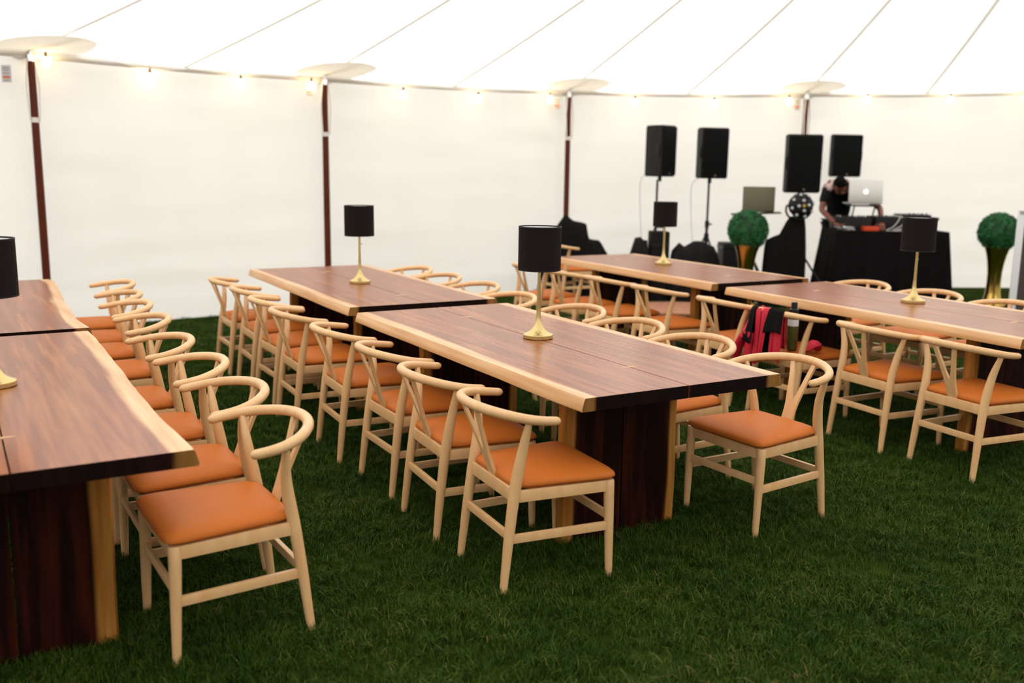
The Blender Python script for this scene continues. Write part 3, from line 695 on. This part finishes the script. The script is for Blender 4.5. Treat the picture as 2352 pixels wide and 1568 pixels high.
# black draped column under the disco light and lower black case beside it
cloth_lump('draped_column', 'tall column of black drape under the disco light', 'drape', [(2.96, 0.0), (2.975, 0.80), (3.05, 0.84), (3.13, 0.87), (3.20, 1.02), (3.24, 1.08), (3.40, 1.09), (3.425, 0.95), (3.43, 0.0)], 11.33, 0.26, 9.0, M_BLKCLOTH, fold=0.012)

# ------------------------------------------------------------------ laptops
def rotx(a): return Matrix.Rotation(a, 3, 'X')
def laptop(label, lat, dep, z, rz, w, h, lidmat, lean, logo):
    t = thing('laptop', label, 'laptop', W(lat, dep, z), -YAW+rz, 'open laptops')
    mb = MB(); mb.box((0, 0.13, 0.008), (w, 0.24, 0.016), bev=0.005); mb.build('keyboard_base', lidmat, t)
    R = rotx(lean)
    mb = MB(); mb.box(R @ Vector((0, 0, h/2))+Vector((0, 0.0, 0.014)), (w, 0.008, h), R, bev=0.003); lid = mb.build('screen_lid', lidmat, t)
    mb = MB(); mb.box(R @ Vector((0, 0.0052, h/2))+Vector((0, 0, 0.014)), (w*0.94, 0.002, h*0.90), R); mb.build('screen', M_SCREEN, lid)
    if logo:
        mb = MB(); pts = []
        for k in range(40):
            a = 2*PI*k/40; r_ = 0.031*(1+0.05*math.cos(2*a)); x = r_*math.cos(a)*0.98; z_ = r_*math.sin(a)
            z_ -= 0.006*math.exp(-((x)/0.010)**2)*(1 if z_ > 0 else -0.6)
            dx, dz = x-0.036, z_-0.004
            dd = math.hypot(dx, dz)
            if dd < 0.014: x, z_ = 0.036+dx/dd*0.014, 0.004+dz/dd*0.014
            pts.append((x, z_))
        mb.face([mb.vert(R @ Vector((x, -0.0052, h/2-0.004+z_))+Vector((0, 0, 0.014))) for x, z_ in pts])
        lf = [(0.0, 0.030), (0.004, 0.040), (0.013, 0.046), (0.012, 0.036)]
        mb.face([mb.vert(R @ Vector((x, -0.0052, h/2-0.002+z_))+Vector((0, 0, 0.014))) for x, z_ in lf])
        mb.build('lit_logo', M_LOGO, lid, smooth=False)
    return t
def lap_stand(label, lat, dep, ztop, w, rz, tiltx):
    t = thing('laptop_stand', label, 'stand', W(lat, dep), -YAW+rz, 'laptop stands')
    mb = MB(); mb.box((0, 0.12, ztop-0.014), (w, 0.30, 0.014), Matrix.Rotation(tiltx, 3, 'Y'), bev=0.004); mb.build('tray', M_BLKMET, t)
    return t
laptop('dull grey open laptop on a stand above the topiary ball', 2.93, 11.6, 1.115, -0.18, 0.375, 0.285, M_OLIVEALU, -0.12, False)
st = lap_stand('black tripod laptop stand behind the topiary ball', 2.9, 11.56, 1.107, 0.58, -0.18, -0.055)
mb = MB(); mb.tube([(0, 0.14, 0.3), (0, 0.14, 1.085)], 0.016, 10); mb.build('post', M_BLKMET, st)
for a in (0.5, 2.6, 5.3):
    mb = MB(); mb.tube([(0, 0.14, 0.55), (0.3*math.cos(a), 0.14+0.3*math.sin(a), 0.01)], 0.011, 8); mb.build('leg', M_BLKMET, st)
laptop('silver open laptop with a lit logo in front of the person', 4.425, 12.2, 1.205, -0.03, 0.425, 0.288, M_SILVER, -0.10, True)
st = lap_stand('black laptop stand on the draped table', 4.425, 12.16, 1.197, 0.34, 0.0, 0.0)
for a in (-0.13, 0.13):
    mb = MB(); mb.tube([(a, 0.2, 0.885), (a, 0.05, 1.185)], 0.010, 8); mb.build('leg', M_BLKMET, st)
    mb = MB(); mb.tube([(a, 0.02, 0.89), (a, 0.26, 0.89)], 0.010, 8); mb.build('foot', M_BLKMET, st)

# ------------------------------------------------------------------ draped performance table and gear on it
DT = (4.70, 11.92); DZ = 0.885
t = thing('draped_table', 'performance table under a floor-length black cloth', 'table', W(DT[0], DT[1]), -YAW)
mb = MB(); hw, dd = 0.70, 0.62; per = []
corner = [(-hw, 0), (hw, 0), (hw, dd), (-hw, dd)]; N = 160; L_ = [2*hw, dd, 2*hw, dd]; tot = sum(L_)
for k in range(N):
    s_ = tot*k/N; e = 0
    while s_ > L_[e]: s_ -= L_[e]; e += 1
    a, b = corner[e], corner[(e+1) % 4]; q = s_/L_[e]
    out = [(0, -1), (1, 0), (0, 1), (-1, 0)][e]; per.append((a[0]+(b[0]-a[0])*q, a[1]+(b[1]-a[1])*q, out, k))
rings = []
for j in range(15):
    v = j/14; ring = []
    for x, y, o_, k in per:
        amp = (v**0.8)*(0.028*math.sin(k*0.83)+0.02*math.sin(k*0.37+1)); fl = 0.10*v if o_[0] else 0.035*v
        z = DZ*(1-v); xx = x*(1+(0.10*v if o_[0] == 0 else 0))
        ring.append(mb.vert((xx+o_[0]*(amp+fl), y+o_[1]*(amp+fl), z-0.004*(v > 0 and v < 0.1))))
    rings.append(ring)
for a, b in zip(rings, rings[1:]):
    for k in range(N): mb.face((a[k], a[(k+1) % N], b[(k+1) % N], b[k]))
mb.face(rings[0]); mb.build('tablecloth', M_BLKCLOTH, t)
mb = MB(); mb.box((0, dd/2, DZ-0.022), (2*hw-0.02, dd-0.02, 0.03)); mb.build('tabletop', M_BLACK, t)
TZ2 = DZ
def gear(name, label, cat, lat, dep, w, d, h, knobs, mat=M_BLACK, rz=0.0, z=TZ2):
    t = thing(name, label, cat, W(lat, dep, z), -YAW+rz)
    mb = MB(); mb.box((0, d/2, h/2), (w, d, h), bev=0.008); mb.build('body', mat, t)
    for i in range(knobs):
        x = -w*0.4+w*0.8*(i % 6)/5; y = d*0.2+d*0.6*(i//6)/max(1, knobs//6)
        mb = MB(); mb.tube([(x, y, h-0.002), (x, y, h+0.018)], 0.010, 10); mb.build('knob', M_STEEL if i % 3 == 0 else M_BLKMET, t)
    return t
gear('dj_mixer', 'black mixing console with knobs below the silver laptop', 'mixer', 4.27, 12.08, 0.42, 0.34, 0.16, 12)
gear('media_player', 'black media player right of the mixing console', 'media player', 4.72, 12.1, 0.36, 0.36, 0.17, 6)
t = gear('amplifier_rack', 'black equipment rack at the right end of the draped table', 'rack', 5.06, 12.1, 0.34, 0.36, 0.20, 6)
t = thing('keyboard_controller', 'black bar-shaped controller behind the right-hand lamp', 'controller', W(5.1, 12.35, TZ2+0.12), -YAW)
mb = MB(); mb.box((0, 0, 0.02), (0.62, 0.14, 0.04), bev=0.008); mb.build('body', M_BLACK, t)
for a in (-0.2, 0.2):
    mb = MB(); mb.box((a, 0, -0.06), (0.03, 0.12, 0.12)); mb.build('foot', M_BLKMET, t)
t = thing('orange_box', 'small bright orange box on the front of the draped table', 'box', W(4.44, 11.96, TZ2), -YAW)
mb = MB(); mb.box((0, 0.05, 0.024), (0.19, 0.1, 0.048), bev=0.004); mb.build('body', M_ORANGE, t)
mb = MB(); mb.box((0, 0.05, 0.049), (0.195, 0.105, 0.006), bev=0.002); mb.build('lid', M_ORANGE, t)
t = thing('paper_stack', 'crumpled white papers by the person\'s right hand', 'papers', W(4.13, 11.95, TZ2), -YAW)
for k in range(4):
    mb = MB(); mb.grid(lambda u, v: ((u-0.5)*0.2, v*0.12, 0.006+0.012*k+0.018*noise.noise(Vector((u*4+k, v*4, k)))), 8, 6); s_ = mb.build('sheet', M_PAPER, t); s_.rotation_euler = (0, 0, 0.2*k-0.3)
for k, (l0, zz) in enumerate([(4.72, 0.17), (4.80, 0.12)]):
    mb = MB(); pts = [W(l0+0.02, 12.05, TZ2+0.19), W(l0+0.06, 11.96, TZ2+zz), W(l0-0.02, 11.93, TZ2+0.06), W(l0-0.10, 11.95, TZ2+0.008), W(l0+0.02, 11.97, TZ2+0.008), W(l0+0.10, 11.99, TZ2+0.03)]
    mb.tube(smooth_path(pts, 6), 0.006, 8); tag(mb.build('audio_cable', M_PALECABLE), ['looped grey cable draped off the media player', 'second grey cable loop beside the right-hand lamp'][k], 'cable', 'cables on the draped table')

# ------------------------------------------------------------------ person bending over the table
pr = thing('person', 'person in black t-shirt and patterned shawl bending over the gear', 'person', W(4.27, 12.80), -YAW)
PB = Vector(pr.location)
def L3(lat, dep, z): return Vector((lat-4.27, dep-12.80, z))
def skin_mesh(name, verts, edges, root, mat, sub=2):
    me = bpy.data.meshes.new(name); me.from_pydata([v[0] for v in verts], edges, []); o = bpy.data.objects.new(name, me); COL.objects.link(o)
    md = o.modifiers.new('skin', 'SKIN'); md.use_smooth_shade = True
    for i, v in enumerate(verts): 
        r_ = v[1]; me.skin_vertices[0].data[i].radius = (r_, r_) if isinstance(r_, (int, float)) else r_
        me.skin_vertices[0].data[i].use_root = (i == root)
    ss = o.modifiers.new('sub', 'SUBSURF'); ss.levels = sub; ss.render_levels = sub
    dg = bpy.context.evaluated_depsgraph_get(); dg.update()
    out = bpy.data.meshes.new_from_object(o.evaluated_get(dg)); out.name = name
    bpy.data.objects.remove(o); out.materials.clear(); out.materials.append(mat)
    out.polygons.foreach_set('use_smooth', [True]*len(out.polygons))
    return out
SH_R, SH_L = L3(4.045, 12.53, 1.345), L3(4.42, 12.55, 1.375)      # shoulders (image left, right)
NECK, CHEST, HIP = L3(4.19, 12.47, 1.43), L3(4.245, 12.64, 1.45), L3(4.31, 12.86, 0.95)
HEAD = L3(4.125, 12.31, 1.435)
EL_R, WR_R = L3(3.945, 12.42, 1.12), L3(4.03, 12.12, 0.965)
EL_L, WR_L = L3(4.70, 12.42, 1.15), L3(4.62, 12.13, 0.975)
V = [(HIP, (0.13, 0.10)), (L3(4.285, 12.80, 1.2), (0.115, 0.085)), (CHEST, (0.11, 0.08)), (NECK, 0.062), (L3(4.15, 12.39, 1.43), 0.056),
     (SH_R, 0.058), (EL_R, 0.042), (WR_R, 0.030), (SH_L, 0.058), (EL_L, 0.042), (WR_L, 0.030),
     (L3(4.21, 12.87, 0.90), 0.095), (L3(4.19, 12.82, 0.49), 0.06), (L3(4.18, 12.88, 0.09), 0.042), (L3(4.17, 12.76, 0.035), 0.036),
     (L3(4.41, 12.87, 0.90), 0.095), (L3(4.43, 12.82, 0.49), 0.06), (L3(4.44, 12.88, 0.09), 0.042), (L3(4.45, 12.76, 0.035), 0.036)]
E_ = [(0, 1), (1, 2), (2, 3), (3, 4), (2, 5), (5, 6), (6, 7), (2, 8), (8, 9), (9, 10), (0, 11), (11, 12), (12, 13), (13, 14), (0, 15), (15, 16), (16, 17), (17, 18)]
body = skin_mesh('body', V, E_, 0, M_SKIN)
# add head (ellipsoid with face) and hands into the same body mesh
bm = bmesh.new(); bm.from_mesh(body)
def add_ball(c, r, scale, R):
    ret = bmesh.ops.create_icosphere(bm, subdivisions=3, radius=r)
    for v_ in ret['verts']:
        v_.co = c + R @ Vector((v_.co.x*scale[0], v_.co.y*scale[1], v_.co.z*scale[2]))
        for f_ in v_.link_faces: f_.smooth = True
    return ret['verts']
# head frame: crown points to the viewer and slightly up, the face looks down
RH = Matrix.Rotation(-0.15, 3, 'Y') @ Matrix.Rotation(0.95, 3, 'X')
add_ball(HEAD, 0.1, (0.80, 0.98, 1.18), RH)
add_ball(HEAD+RH @ Vector((0, -0.03, -0.075)), 0.062, (0.9, 0.95, 0.8), RH)          # jaw
add_ball(HEAD+RH @ Vector((0, -0.105, -0.02)), 0.018, (0.8, 1.0, 1.4), RH)           # nose
for sg in (-1, 1):
    add_ball(HEAD+RH @ Vector((sg*0.083, 0.01, -0.01)), 0.026, (0.4, 0.8, 1.2), RH)  # ears
def hand(wr, fwd, sidev):
    fwd = fwd.normalized(); sidev = (sidev-fwd*sidev.dot(fwd)).normalized(); upv = sidev.cross(fwd)
    R = Matrix((sidev, fwd, upv)).transposed()
    add_ball(wr+fwd*0.045, 0.045, (0.92, 1.1, 0.42), R)
    for k, (sx, l) in enumerate([(-0.032, 0.075), (-0.011, 0.085), (0.011, 0.08), (0.031, 0.065)]):
        a = wr+sidev*sx+fwd*0.08
        for q, ln in ((0.0, 0.5), (0.5, 0.5)):
            dirv = (fwd-upv*(0.35+0.7*q)).normalized()
            add_ball(a+dirv*l*0.28, 0.01, (0.95, l*0.33/0.01, 0.95), Matrix((sidev, dirv, sidev.cross(dirv))).transposed()); a = a+dirv*l*0.5
    dirv = (fwd*0.6+sidev*0.75-upv*0.3).normalized(); s2 = dirv.cross(upv).normalized()
    add_ball(wr+sidev*0.035+fwd*0.03+dirv*0.025, 0.0115, (1, 3.0, 1), Matrix((s2, dirv, s2.cross(dirv))).transposed())
hand(WR_R, Vector((0.35, -0.8, -0.25)), Vector((1, 0.3, 0)))
hand(WR_L, Vector((-0.25, -0.85, -0.3)), Vector((-1, 0.3, 0)))
bm.to_mesh(body); bm.free()
link_obj('body', body, pr)
tee = skin_mesh('tshirt', [(HIP+Vector((0, 0, -0.03)), (0.168, 0.135)), (V[1][0], (0.165, 0.13)), (CHEST, (0.17, 0.14)), (NECK+(CHEST-NECK)*0.2, 0.09), (SH_R, 0.084), (SH_R.lerp(EL_R, 0.72), 0.064), (SH_L, 0.084), (SH_L.lerp(EL_L, 0.72), 0.064)], [(0, 1), (1, 2), (2, 3), (2, 4), (4, 5), (2, 6), (6, 7)], 0, M_TEE)
link_obj('tshirt', tee, pr)
trz = skin_mesh('trousers', [(HIP+Vector((0, 0, 0.04)), (0.165, 0.125)), (V[11][0], 0.108), (V[12][0], 0.076), (V[13][0], 0.062), (V[15][0], 0.108), (V[16][0], 0.076), (V[17][0], 0.062)], [(0, 1), (1, 2), (2, 3), (0, 4), (4, 5), (5, 6)], 0, M_TROUSER)
link_obj('trousers', trz, pr)
bm = bmesh.new(); ret = bmesh.ops.create_icosphere(bm, subdivisions=4, radius=0.1)
for v_ in list(bm.verts):
    if v_.co.z < 0.012+0.05*max(0, -v_.co.y/0.1) and v_.co.y < 0.03 or v_.co.z < -0.05: bm.verts.remove(v_)
for v_ in bm.verts:
    q = Vector((v_.co.x*0.87, v_.co.y*1.06, v_.co.z*1.25)); q *= 1+0.05*noise.noise(q*60); v_.co = HEAD+RH @ q
mb = MB(); mb.add_bm(bm); mb.build('hair', M_HAIR, pr)
for sg in (-1, 1):
    mb = MB(); mb.ball(HEAD+RH @ Vector((sg*0.032, -0.088, 0.008)), 0.009, 2); mb.build('eye', M_HAIR, pr)
mb = MB(); mb.tube([HEAD+RH @ Vector((x, -0.094+abs(x)*0.3, -0.062)) for x in (-0.025, -0.01, 0.01, 0.025)], 0.005, 6); mb.build('mouth', M_TROUSER, pr)
def shawl_mat():
    mt, nt, b = new_mat('patterned_shawl'); L = nt.links.new
    tc = nt.nodes.new('ShaderNodeTexCoord'); vo = nt.nodes.new('ShaderNodeTexVoronoi'); vo.inputs['Scale'].default_value = 16
    cr = nt.nodes.new('ShaderNodeValToRGB'); cr.color_ramp.interpolation = 'CONSTANT'
    cr.color_ramp.elements[0].color = srgb(196, 168, 160); cr.color_ramp.elements[1].position = 0.55; cr.color_ramp.elements[1].color = srgb(96, 70, 72)
    e = cr.color_ramp.elements.new(0.82); e.color = srgb(176, 96, 70)
    sp = nt.nodes.new('ShaderNodeSeparateColor'); L(tc.outputs['Object'], vo.inputs['Vector']); L(vo.outputs['Color'], sp.inputs['Color']); L(sp.outputs['Red'], cr.inputs['Fac'])
    L(cr.outputs['Color'], b.inputs['Base Color']); b.inputs['Roughness'].default_value = 0.8
    return mt
bm = bmesh.new(); bm.from_mesh(tee); bm.normal_update()
bmesh.ops.delete(bm, geom=[f_ for f_ in bm.faces if f_.calc_center_median().z < 1.37+0.10*noise.noise(f_.calc_center_median()*9) or f_.calc_center_median().y > 0.02], context='FACES')
for v_ in bm.verts: v_.co += v_.normal*(0.012+0.006*noise.noise(v_.co*25))
mb = MB(); mb.add_bm(bm); sw = mb.build('shawl', shawl_mat(), pr)
md = sw.modifiers.new('thickness', 'SOLIDIFY'); md.thickness = 0.010

# ------------------------------------------------------------------ red jacket and bottle on the third chair of the right-hand row
cx, cyy, cr_ = CL[2]
jk = thing('jacket', 'red and black jacket draped over a chair back in the right-hand row', 'jacket', (cx, cyy, 0.70), cr_)
def bow(s):   # s in -1..1, back of the bow; s=+1 is the far-left arm
    a = s*1.35; return Vector((-0.03-0.259*math.cos(a)**0.8 if math.cos(a) > 0 else -0.03, 0.252*math.sin(a), 0.010-0.03*abs(s)))
def drape(s0, s1, lo, li, mat, seed, name, spread=0.0, out=0.03, skew=0.0):
    mb = MB(); rr = 0.026 if mat is M_REDCLOTH else 0.034 if name == 'black_panel' else 0.021
    def fn(u, v):
        s_ = s0+(s1-s0)*u; c = bow(s_); n_ = Vector((c.x+0.02, c.y, 0)).normalized()
        k = v*2-1       # -1 inner hem .. 0 over the bow .. 1 outer hem
        w_ = 0.012*math.sin(u*9+seed)+0.014*noise.noise(Vector((u*4+seed, v*3, seed)))
        tang = Vector((-n_.y, n_.x, 0))
        if abs(k) < 0.16: 
            a_ = k/0.16*PI/2; return c+n_*(rr*math.sin(a_))+Vector((0, 0, rr*math.cos(a_)))
        if k > 0:
            q = (k-0.16)/0.84; return c+n_*(rr+out*q*0.6+w_*q)+Vector((0, 0, -lo*q*(1+0.10*math.sin(u*5+seed))))+tang*(spread*q*(u-0.5)+skew*q)
        q = (-k-0.16)/0.84; return c-n_*(rr+0.02*q+w_*q)+Vector((0, 0, -li*q))
    mb.grid(fn, 10, 26); o = mb.build(name, mat, jk)
    md = o.modifiers.new('thickness', 'SOLIDIFY'); md.thickness = 0.007; md.offset = 0
    return o
M_REDIN = M_BLKCLOTH
drape(1.0, 0.66, 0.15, 0.14, M_REDCLOTH, 1.0, 'hood', 0.12, 0.06, 0.07)
drape(0.72, 0.62, 0.17, 0.2, M_BLKCLOTH, 2.2, 'black_panel', 0.02, 0.05, 0.03)
drape(0.64, 0.54, 0.16, 0.2, M_REDCLOTH, 3.1, 'red_panel', 0.02, 0.05, 0.03)
drape(0.56, 0.26, 0.19, 0.2, M_BLKCLOTH, 4.3, 'black_panel', 0.03, 0.07, 0.04)
drape(0.28, 0.10, 0.31, 0.2, M_REDCLOTH, 5.2, 'red_panel', -0.02, 0.04, 0.03)
drape(0.07, -0.10, 0.29, 0.2, M_REDCLOTH, 6.4, 'red_panel', -0.03, 0.05)
drape(-0.09, -0.38, 0.11, 0.2, M_BLKCLOTH, 7.7, 'black_panel', 0.0, 0.055)
drape(-0.16, -0.38, 0.28, 0.22, M_REDCLOTH, 8.8, 'red_panel', -0.02, 0.035)
drape(0.62, -0.24, 0.27, 0.24, M_BLKCLOTH, 9.8, 'lining', 0.0, 0.01)
mb = MB(); mb.tube(smooth_path([bow(0.46)+Vector((-0.07, 0.035, -0.165)), bow(0.52)+Vector((-0.085, 0.06, -0.24)), bow(0.6)+Vector((-0.08, 0.085, -0.35))], 5), lerp_list([0.042, 0.044, 0.032], 5), 10, flat=(1, 0.6)); mb.build('sleeve', M_REDCLOTH, jk)
mb = MB(); mb.tube(smooth_path([bow(0.35)+Vector((-0.05, 0.0, -0.14)), bow(0.3)+Vector((-0.05, 0.03, -0.26)), bow(0.3)+Vector((-0.05, 0.04, -0.42))], 5), lerp_list([0.03, 0.034, 0.026], 5), 10, flat=(1, 0.6)); mb.build('sleeve', M_REDCLOTH, jk)
mb = MB(); mb.tube(smooth_path([(-0.12, -0.17, -0.225), (-0.05, -0.18, -0.19), (0.0, -0.16, -0.225)], 4), lerp_list([0.03, 0.05, 0.03], 4), 10, flat=(1, 0.6)); mb.build('collar_tail', M_REDCLOTH, jk)
Rz = Matrix.Rotation(cr_, 3, 'Z'); bt_loc = Vector((cx, cyy, 0.463))+Rz @ Vector((-0.12, -0.055, 0))
t = thing('water_bottle', 'olive green bottle with black cap standing on the chair seat', 'bottle', bt_loc, 0)
mb = MB(); mb.lathe([(0.031, 0.0), (0.034, 0.004), (0.034, 0.20), (0.031, 0.215), (0.024, 0.235), (0.022, 0.25)], 24); mb.build('body', M_OLIVE, t)
mb = MB(); mb.lathe([(0.0345, 0.155), (0.0345, 0.198)], 24, close=False); mb.build('paper_label', M_PAPER, t)
mb = MB(); mb.lathe([(0.030, 0.235), (0.031, 0.25), (0.031, 0.262), (0.020, 0.268), (0.0195, 0.305), (0.016, 0.308)], 20); mb.build('cap', M_BLKMET, t)

# ------------------------------------------------------------------ mat on the grass and framed board at the right edge
t = thing('floor_mat', 'tan mat lying on the grass before the equipment', 'mat', W(2.15, 10.95), -YAW)
mb = MB(); mb.grid(lambda u, v: ((u-0.5)*1.5, (v-0.5)*1.0, 0.034+0.006*noise.noise(Vector((u*4, v*4, 1)))), 16, 12); mt_ = mb.build('woven_sheet', M_MAT, t)
md = mt_.modifiers.new('thickness', 'SOLIDIFY'); md.thickness = 0.02; md.offset = -1
mb = MB(); mb.box((0, -0.49, 0.032), (1.5, 0.03, 0.02)); mb.build('edging', M_MAT, t)
t = thing('framed_board', 'dark board in a white frame at the right edge', 'board', W(5.04, 9.6), -YAW)
bw, bh = 0.9, 1.17
mb = MB(); mb.box((bw/2, 0, 0.60), (bw-0.06, 0.02, bh-0.10)); mb.build('panel', M_SIGN, t)
for x in (0.0, bw):
    mb = MB(); mb.box((x, 0, (bh+0.08)/2), (0.062, 0.035, bh+0.08), bev=0.004); mb.build('frame_post', M_WHITE, t)
for z in (bh+0.06, 0.10):
    mb = MB(); mb.box((bw/2, 0, z), (bw+0.06, 0.035, 0.05), bev=0.004); mb.build('frame_rail', M_WHITE, t)
for x in (0.0, bw):
    mb = MB(); mb.box((x, 0, 0.01), (0.06, 0.4, 0.03)); mb.build('foot', M_WHITE, t)

# ------------------------------------------------------------------ grass blades
def grass_mat():
    mt, nt, b = new_mat('grass_blade'); L = nt.links.new; N = nt.nodes.new
    oi = N('ShaderNodeObjectInfo'); ge = N('ShaderNodeNewGeometry'); nz = N('ShaderNodeTexNoise'); nz.inputs['Scale'].default_value = 2.6; nz.inputs['Detail'].default_value = 7; nz.inputs['Roughness'].default_value = 0.65
    L(ge.outputs['Position'], nz.inputs['Vector'])
    at = N('ShaderNodeAttribute'); at.attribute_name = 'tone'
    a1 = N('ShaderNodeMath'); a1.operation = 'MULTIPLY_ADD'; a1.inputs[1].default_value = 0.55; L(at.outputs['Fac'], a1.inputs[0]); 
    a2 = N('ShaderNodeMath'); a2.operation = 'MULTIPLY_ADD'; a2.inputs[1].default_value = 1.1; a2.inputs[2].default_value = -0.40; L(nz.outputs['Fac'], a2.inputs[0]); L(a2.outputs[0], a1.inputs[2])
    cr = N('ShaderNodeValToRGB'); el = cr.color_ramp.elements
    el[0].position = 0.1; el[0].color = (0.014, 0.040, 0.003, 1); el[1].position = 0.5; el[1].color = (0.042, 0.084, 0.007, 1)
    e = el.new(0.74); e.color = (0.078, 0.098, 0.013, 1); e = el.new(0.93); e.color = (0.17, 0.115, 0.038, 1)
    L(a1.outputs[0], cr.inputs['Fac']); L(cr.outputs['Color'], b.inputs['Base Color'])
    b.inputs['Roughness'].default_value = 0.55; b.inputs['Specular IOR Level'].default_value = 0.08
    return mt
M_GRASS = grass_mat()
tufts = []
for k in range(6):
    v, f, tone = [], [], []
    for i in range(38):
        straw = rng.random() < 0.018
        bx, by = rng.normal(0, 0.019, 2); h = rng.uniform(0.009, 0.036); a = rng.uniform(0, 2*PI); lean = rng.uniform(0.2, 1.3)*h
        w_ = rng.uniform(0.0007, 0.0014); dx, dy = math.cos(a), math.sin(a); px, py = -dy*w_, dx*w_; n0 = len(v)
        z1, z0 = h*0.62, -0.003
        if straw: lean = rng.uniform(0.03, 0.07); h = rng.uniform(0.016, 0.03); z1 = h*rng.uniform(0.8, 1.2); z0 = h*0.6
        v += [(bx-px, by-py, z0), (bx+px, by+py, z0), (bx+dx*lean*0.4-px*.8, by+dy*lean*0.4-py*.8, z1), (bx+dx*lean*0.4+px*.8, by+dy*lean*0.4+py*.8, z1), (bx+dx*lean, by+dy*lean, h)]
        f += [(n0, n0+1, n0+3, n0+2), (n0+2, n0+3, n0+4)]
        tn = rng.uniform(1.0, 1.3) if straw else rng.uniform(0, 0.8); tone += [tn]*5
    me = bpy.data.meshes.new('grass_tuft'); me.from_pydata(v, [], f); me.materials.append(M_GRASS)
    at = me.attributes.new('tone', 'FLOAT', 'POINT'); at.data.foreach_set('value', tone)
    tufts.append(bpy.data.objects.new('grass_tuft', me))
pts = []
for d0, d1, dens in [(1.3, 3.6, 900), (3.6, 5.5, 620), (5.5, 8.0, 450), (8.0, 13.4, 420)]:
    lw = 0.62*d1+1.0; n = int(dens*2*lw*(d1-d0)); lat = rng.uniform(-lw, lw, n); dep = rng.uniform(d0, d1, n)
    keep = (np.abs(lat) < 0.60*dep+0.9)
    X = CY*lat+SY*dep; Y = -SY*lat+CY*dep
    keep &= (Y < 10.3+0.0*X) | (X > 1)
    # inside the wall line
    wl = np.interp(lat, [-9, -4.44, -2.1, .66, 3.9, 7.3, 12], [5.6, 8.99, 10.66, 12.75, 13.3, 13.6, 13.0])+0.06
    keep &= dep < wl
    pts.append(np.stack([X[keep], Y[keep], np.zeros(keep.sum())], -1))
pts = np.concatenate(pts)
pm = bpy.data.meshes.new('grass'); pm.vertices.add(len(pts)); pm.vertices.foreach_set('co', pts.ravel().astype(np.float32)); pm.materials.append(M_GRASS)
go = bpy.data.objects.new('grass', pm); COL.objects.link(go); tag(go, 'short dark green lawn under the tables and chairs', 'grass', kind='stuff')
ng = bpy.data.node_groups.new('scatter_grass', 'GeometryNodeTree')
ng.interface.new_socket('Geometry', in_out='INPUT', socket_type='NodeSocketGeometry'); ng.interface.new_socket('Geometry', in_out='OUTPUT', socket_type='NodeSocketGeometry')
gi, go_ = ng.nodes.new('NodeGroupInput'), ng.nodes.new('NodeGroupOutput')
jn = ng.nodes.new('GeometryNodeJoinGeometry'); iop = ng.nodes.new('GeometryNodeInstanceOnPoints')
for tf in tufts:
    oi = ng.nodes.new('GeometryNodeObjectInfo'); oi.inputs['Object'].default_value = tf; oi.inputs['As Instance'].default_value = True
    ng.links.new(oi.outputs['Geometry'], jn.inputs[0])
rv = ng.nodes.new('FunctionNodeRandomValue'); rv.data_type = 'FLOAT_VECTOR'; rv.inputs[0].default_value = (-0.12, -0.12, 0); rv.inputs[1].default_value = (0.12, 0.12, 6.283)
rs = ng.nodes.new('FunctionNodeRandomValue'); rs.data_type = 'FLOAT'; rs.inputs[2].default_value = 0.75; rs.inputs[3].default_value = 1.35; rs.inputs['Seed'].default_value = 5
ng.links.new(gi.outputs[0], iop.inputs['Points']); ng.links.new(jn.outputs[0], iop.inputs['Instance']); iop.inputs['Pick Instance'].default_value = True
ng.links.new(rv.outputs[0], iop.inputs['Rotation']); ng.links.new(rs.outputs[1], iop.inputs['Scale']); ng.links.new(iop.outputs[0], go_.inputs[0])
md = go.modifiers.new('scatter', 'NODES'); md.node_group = ng
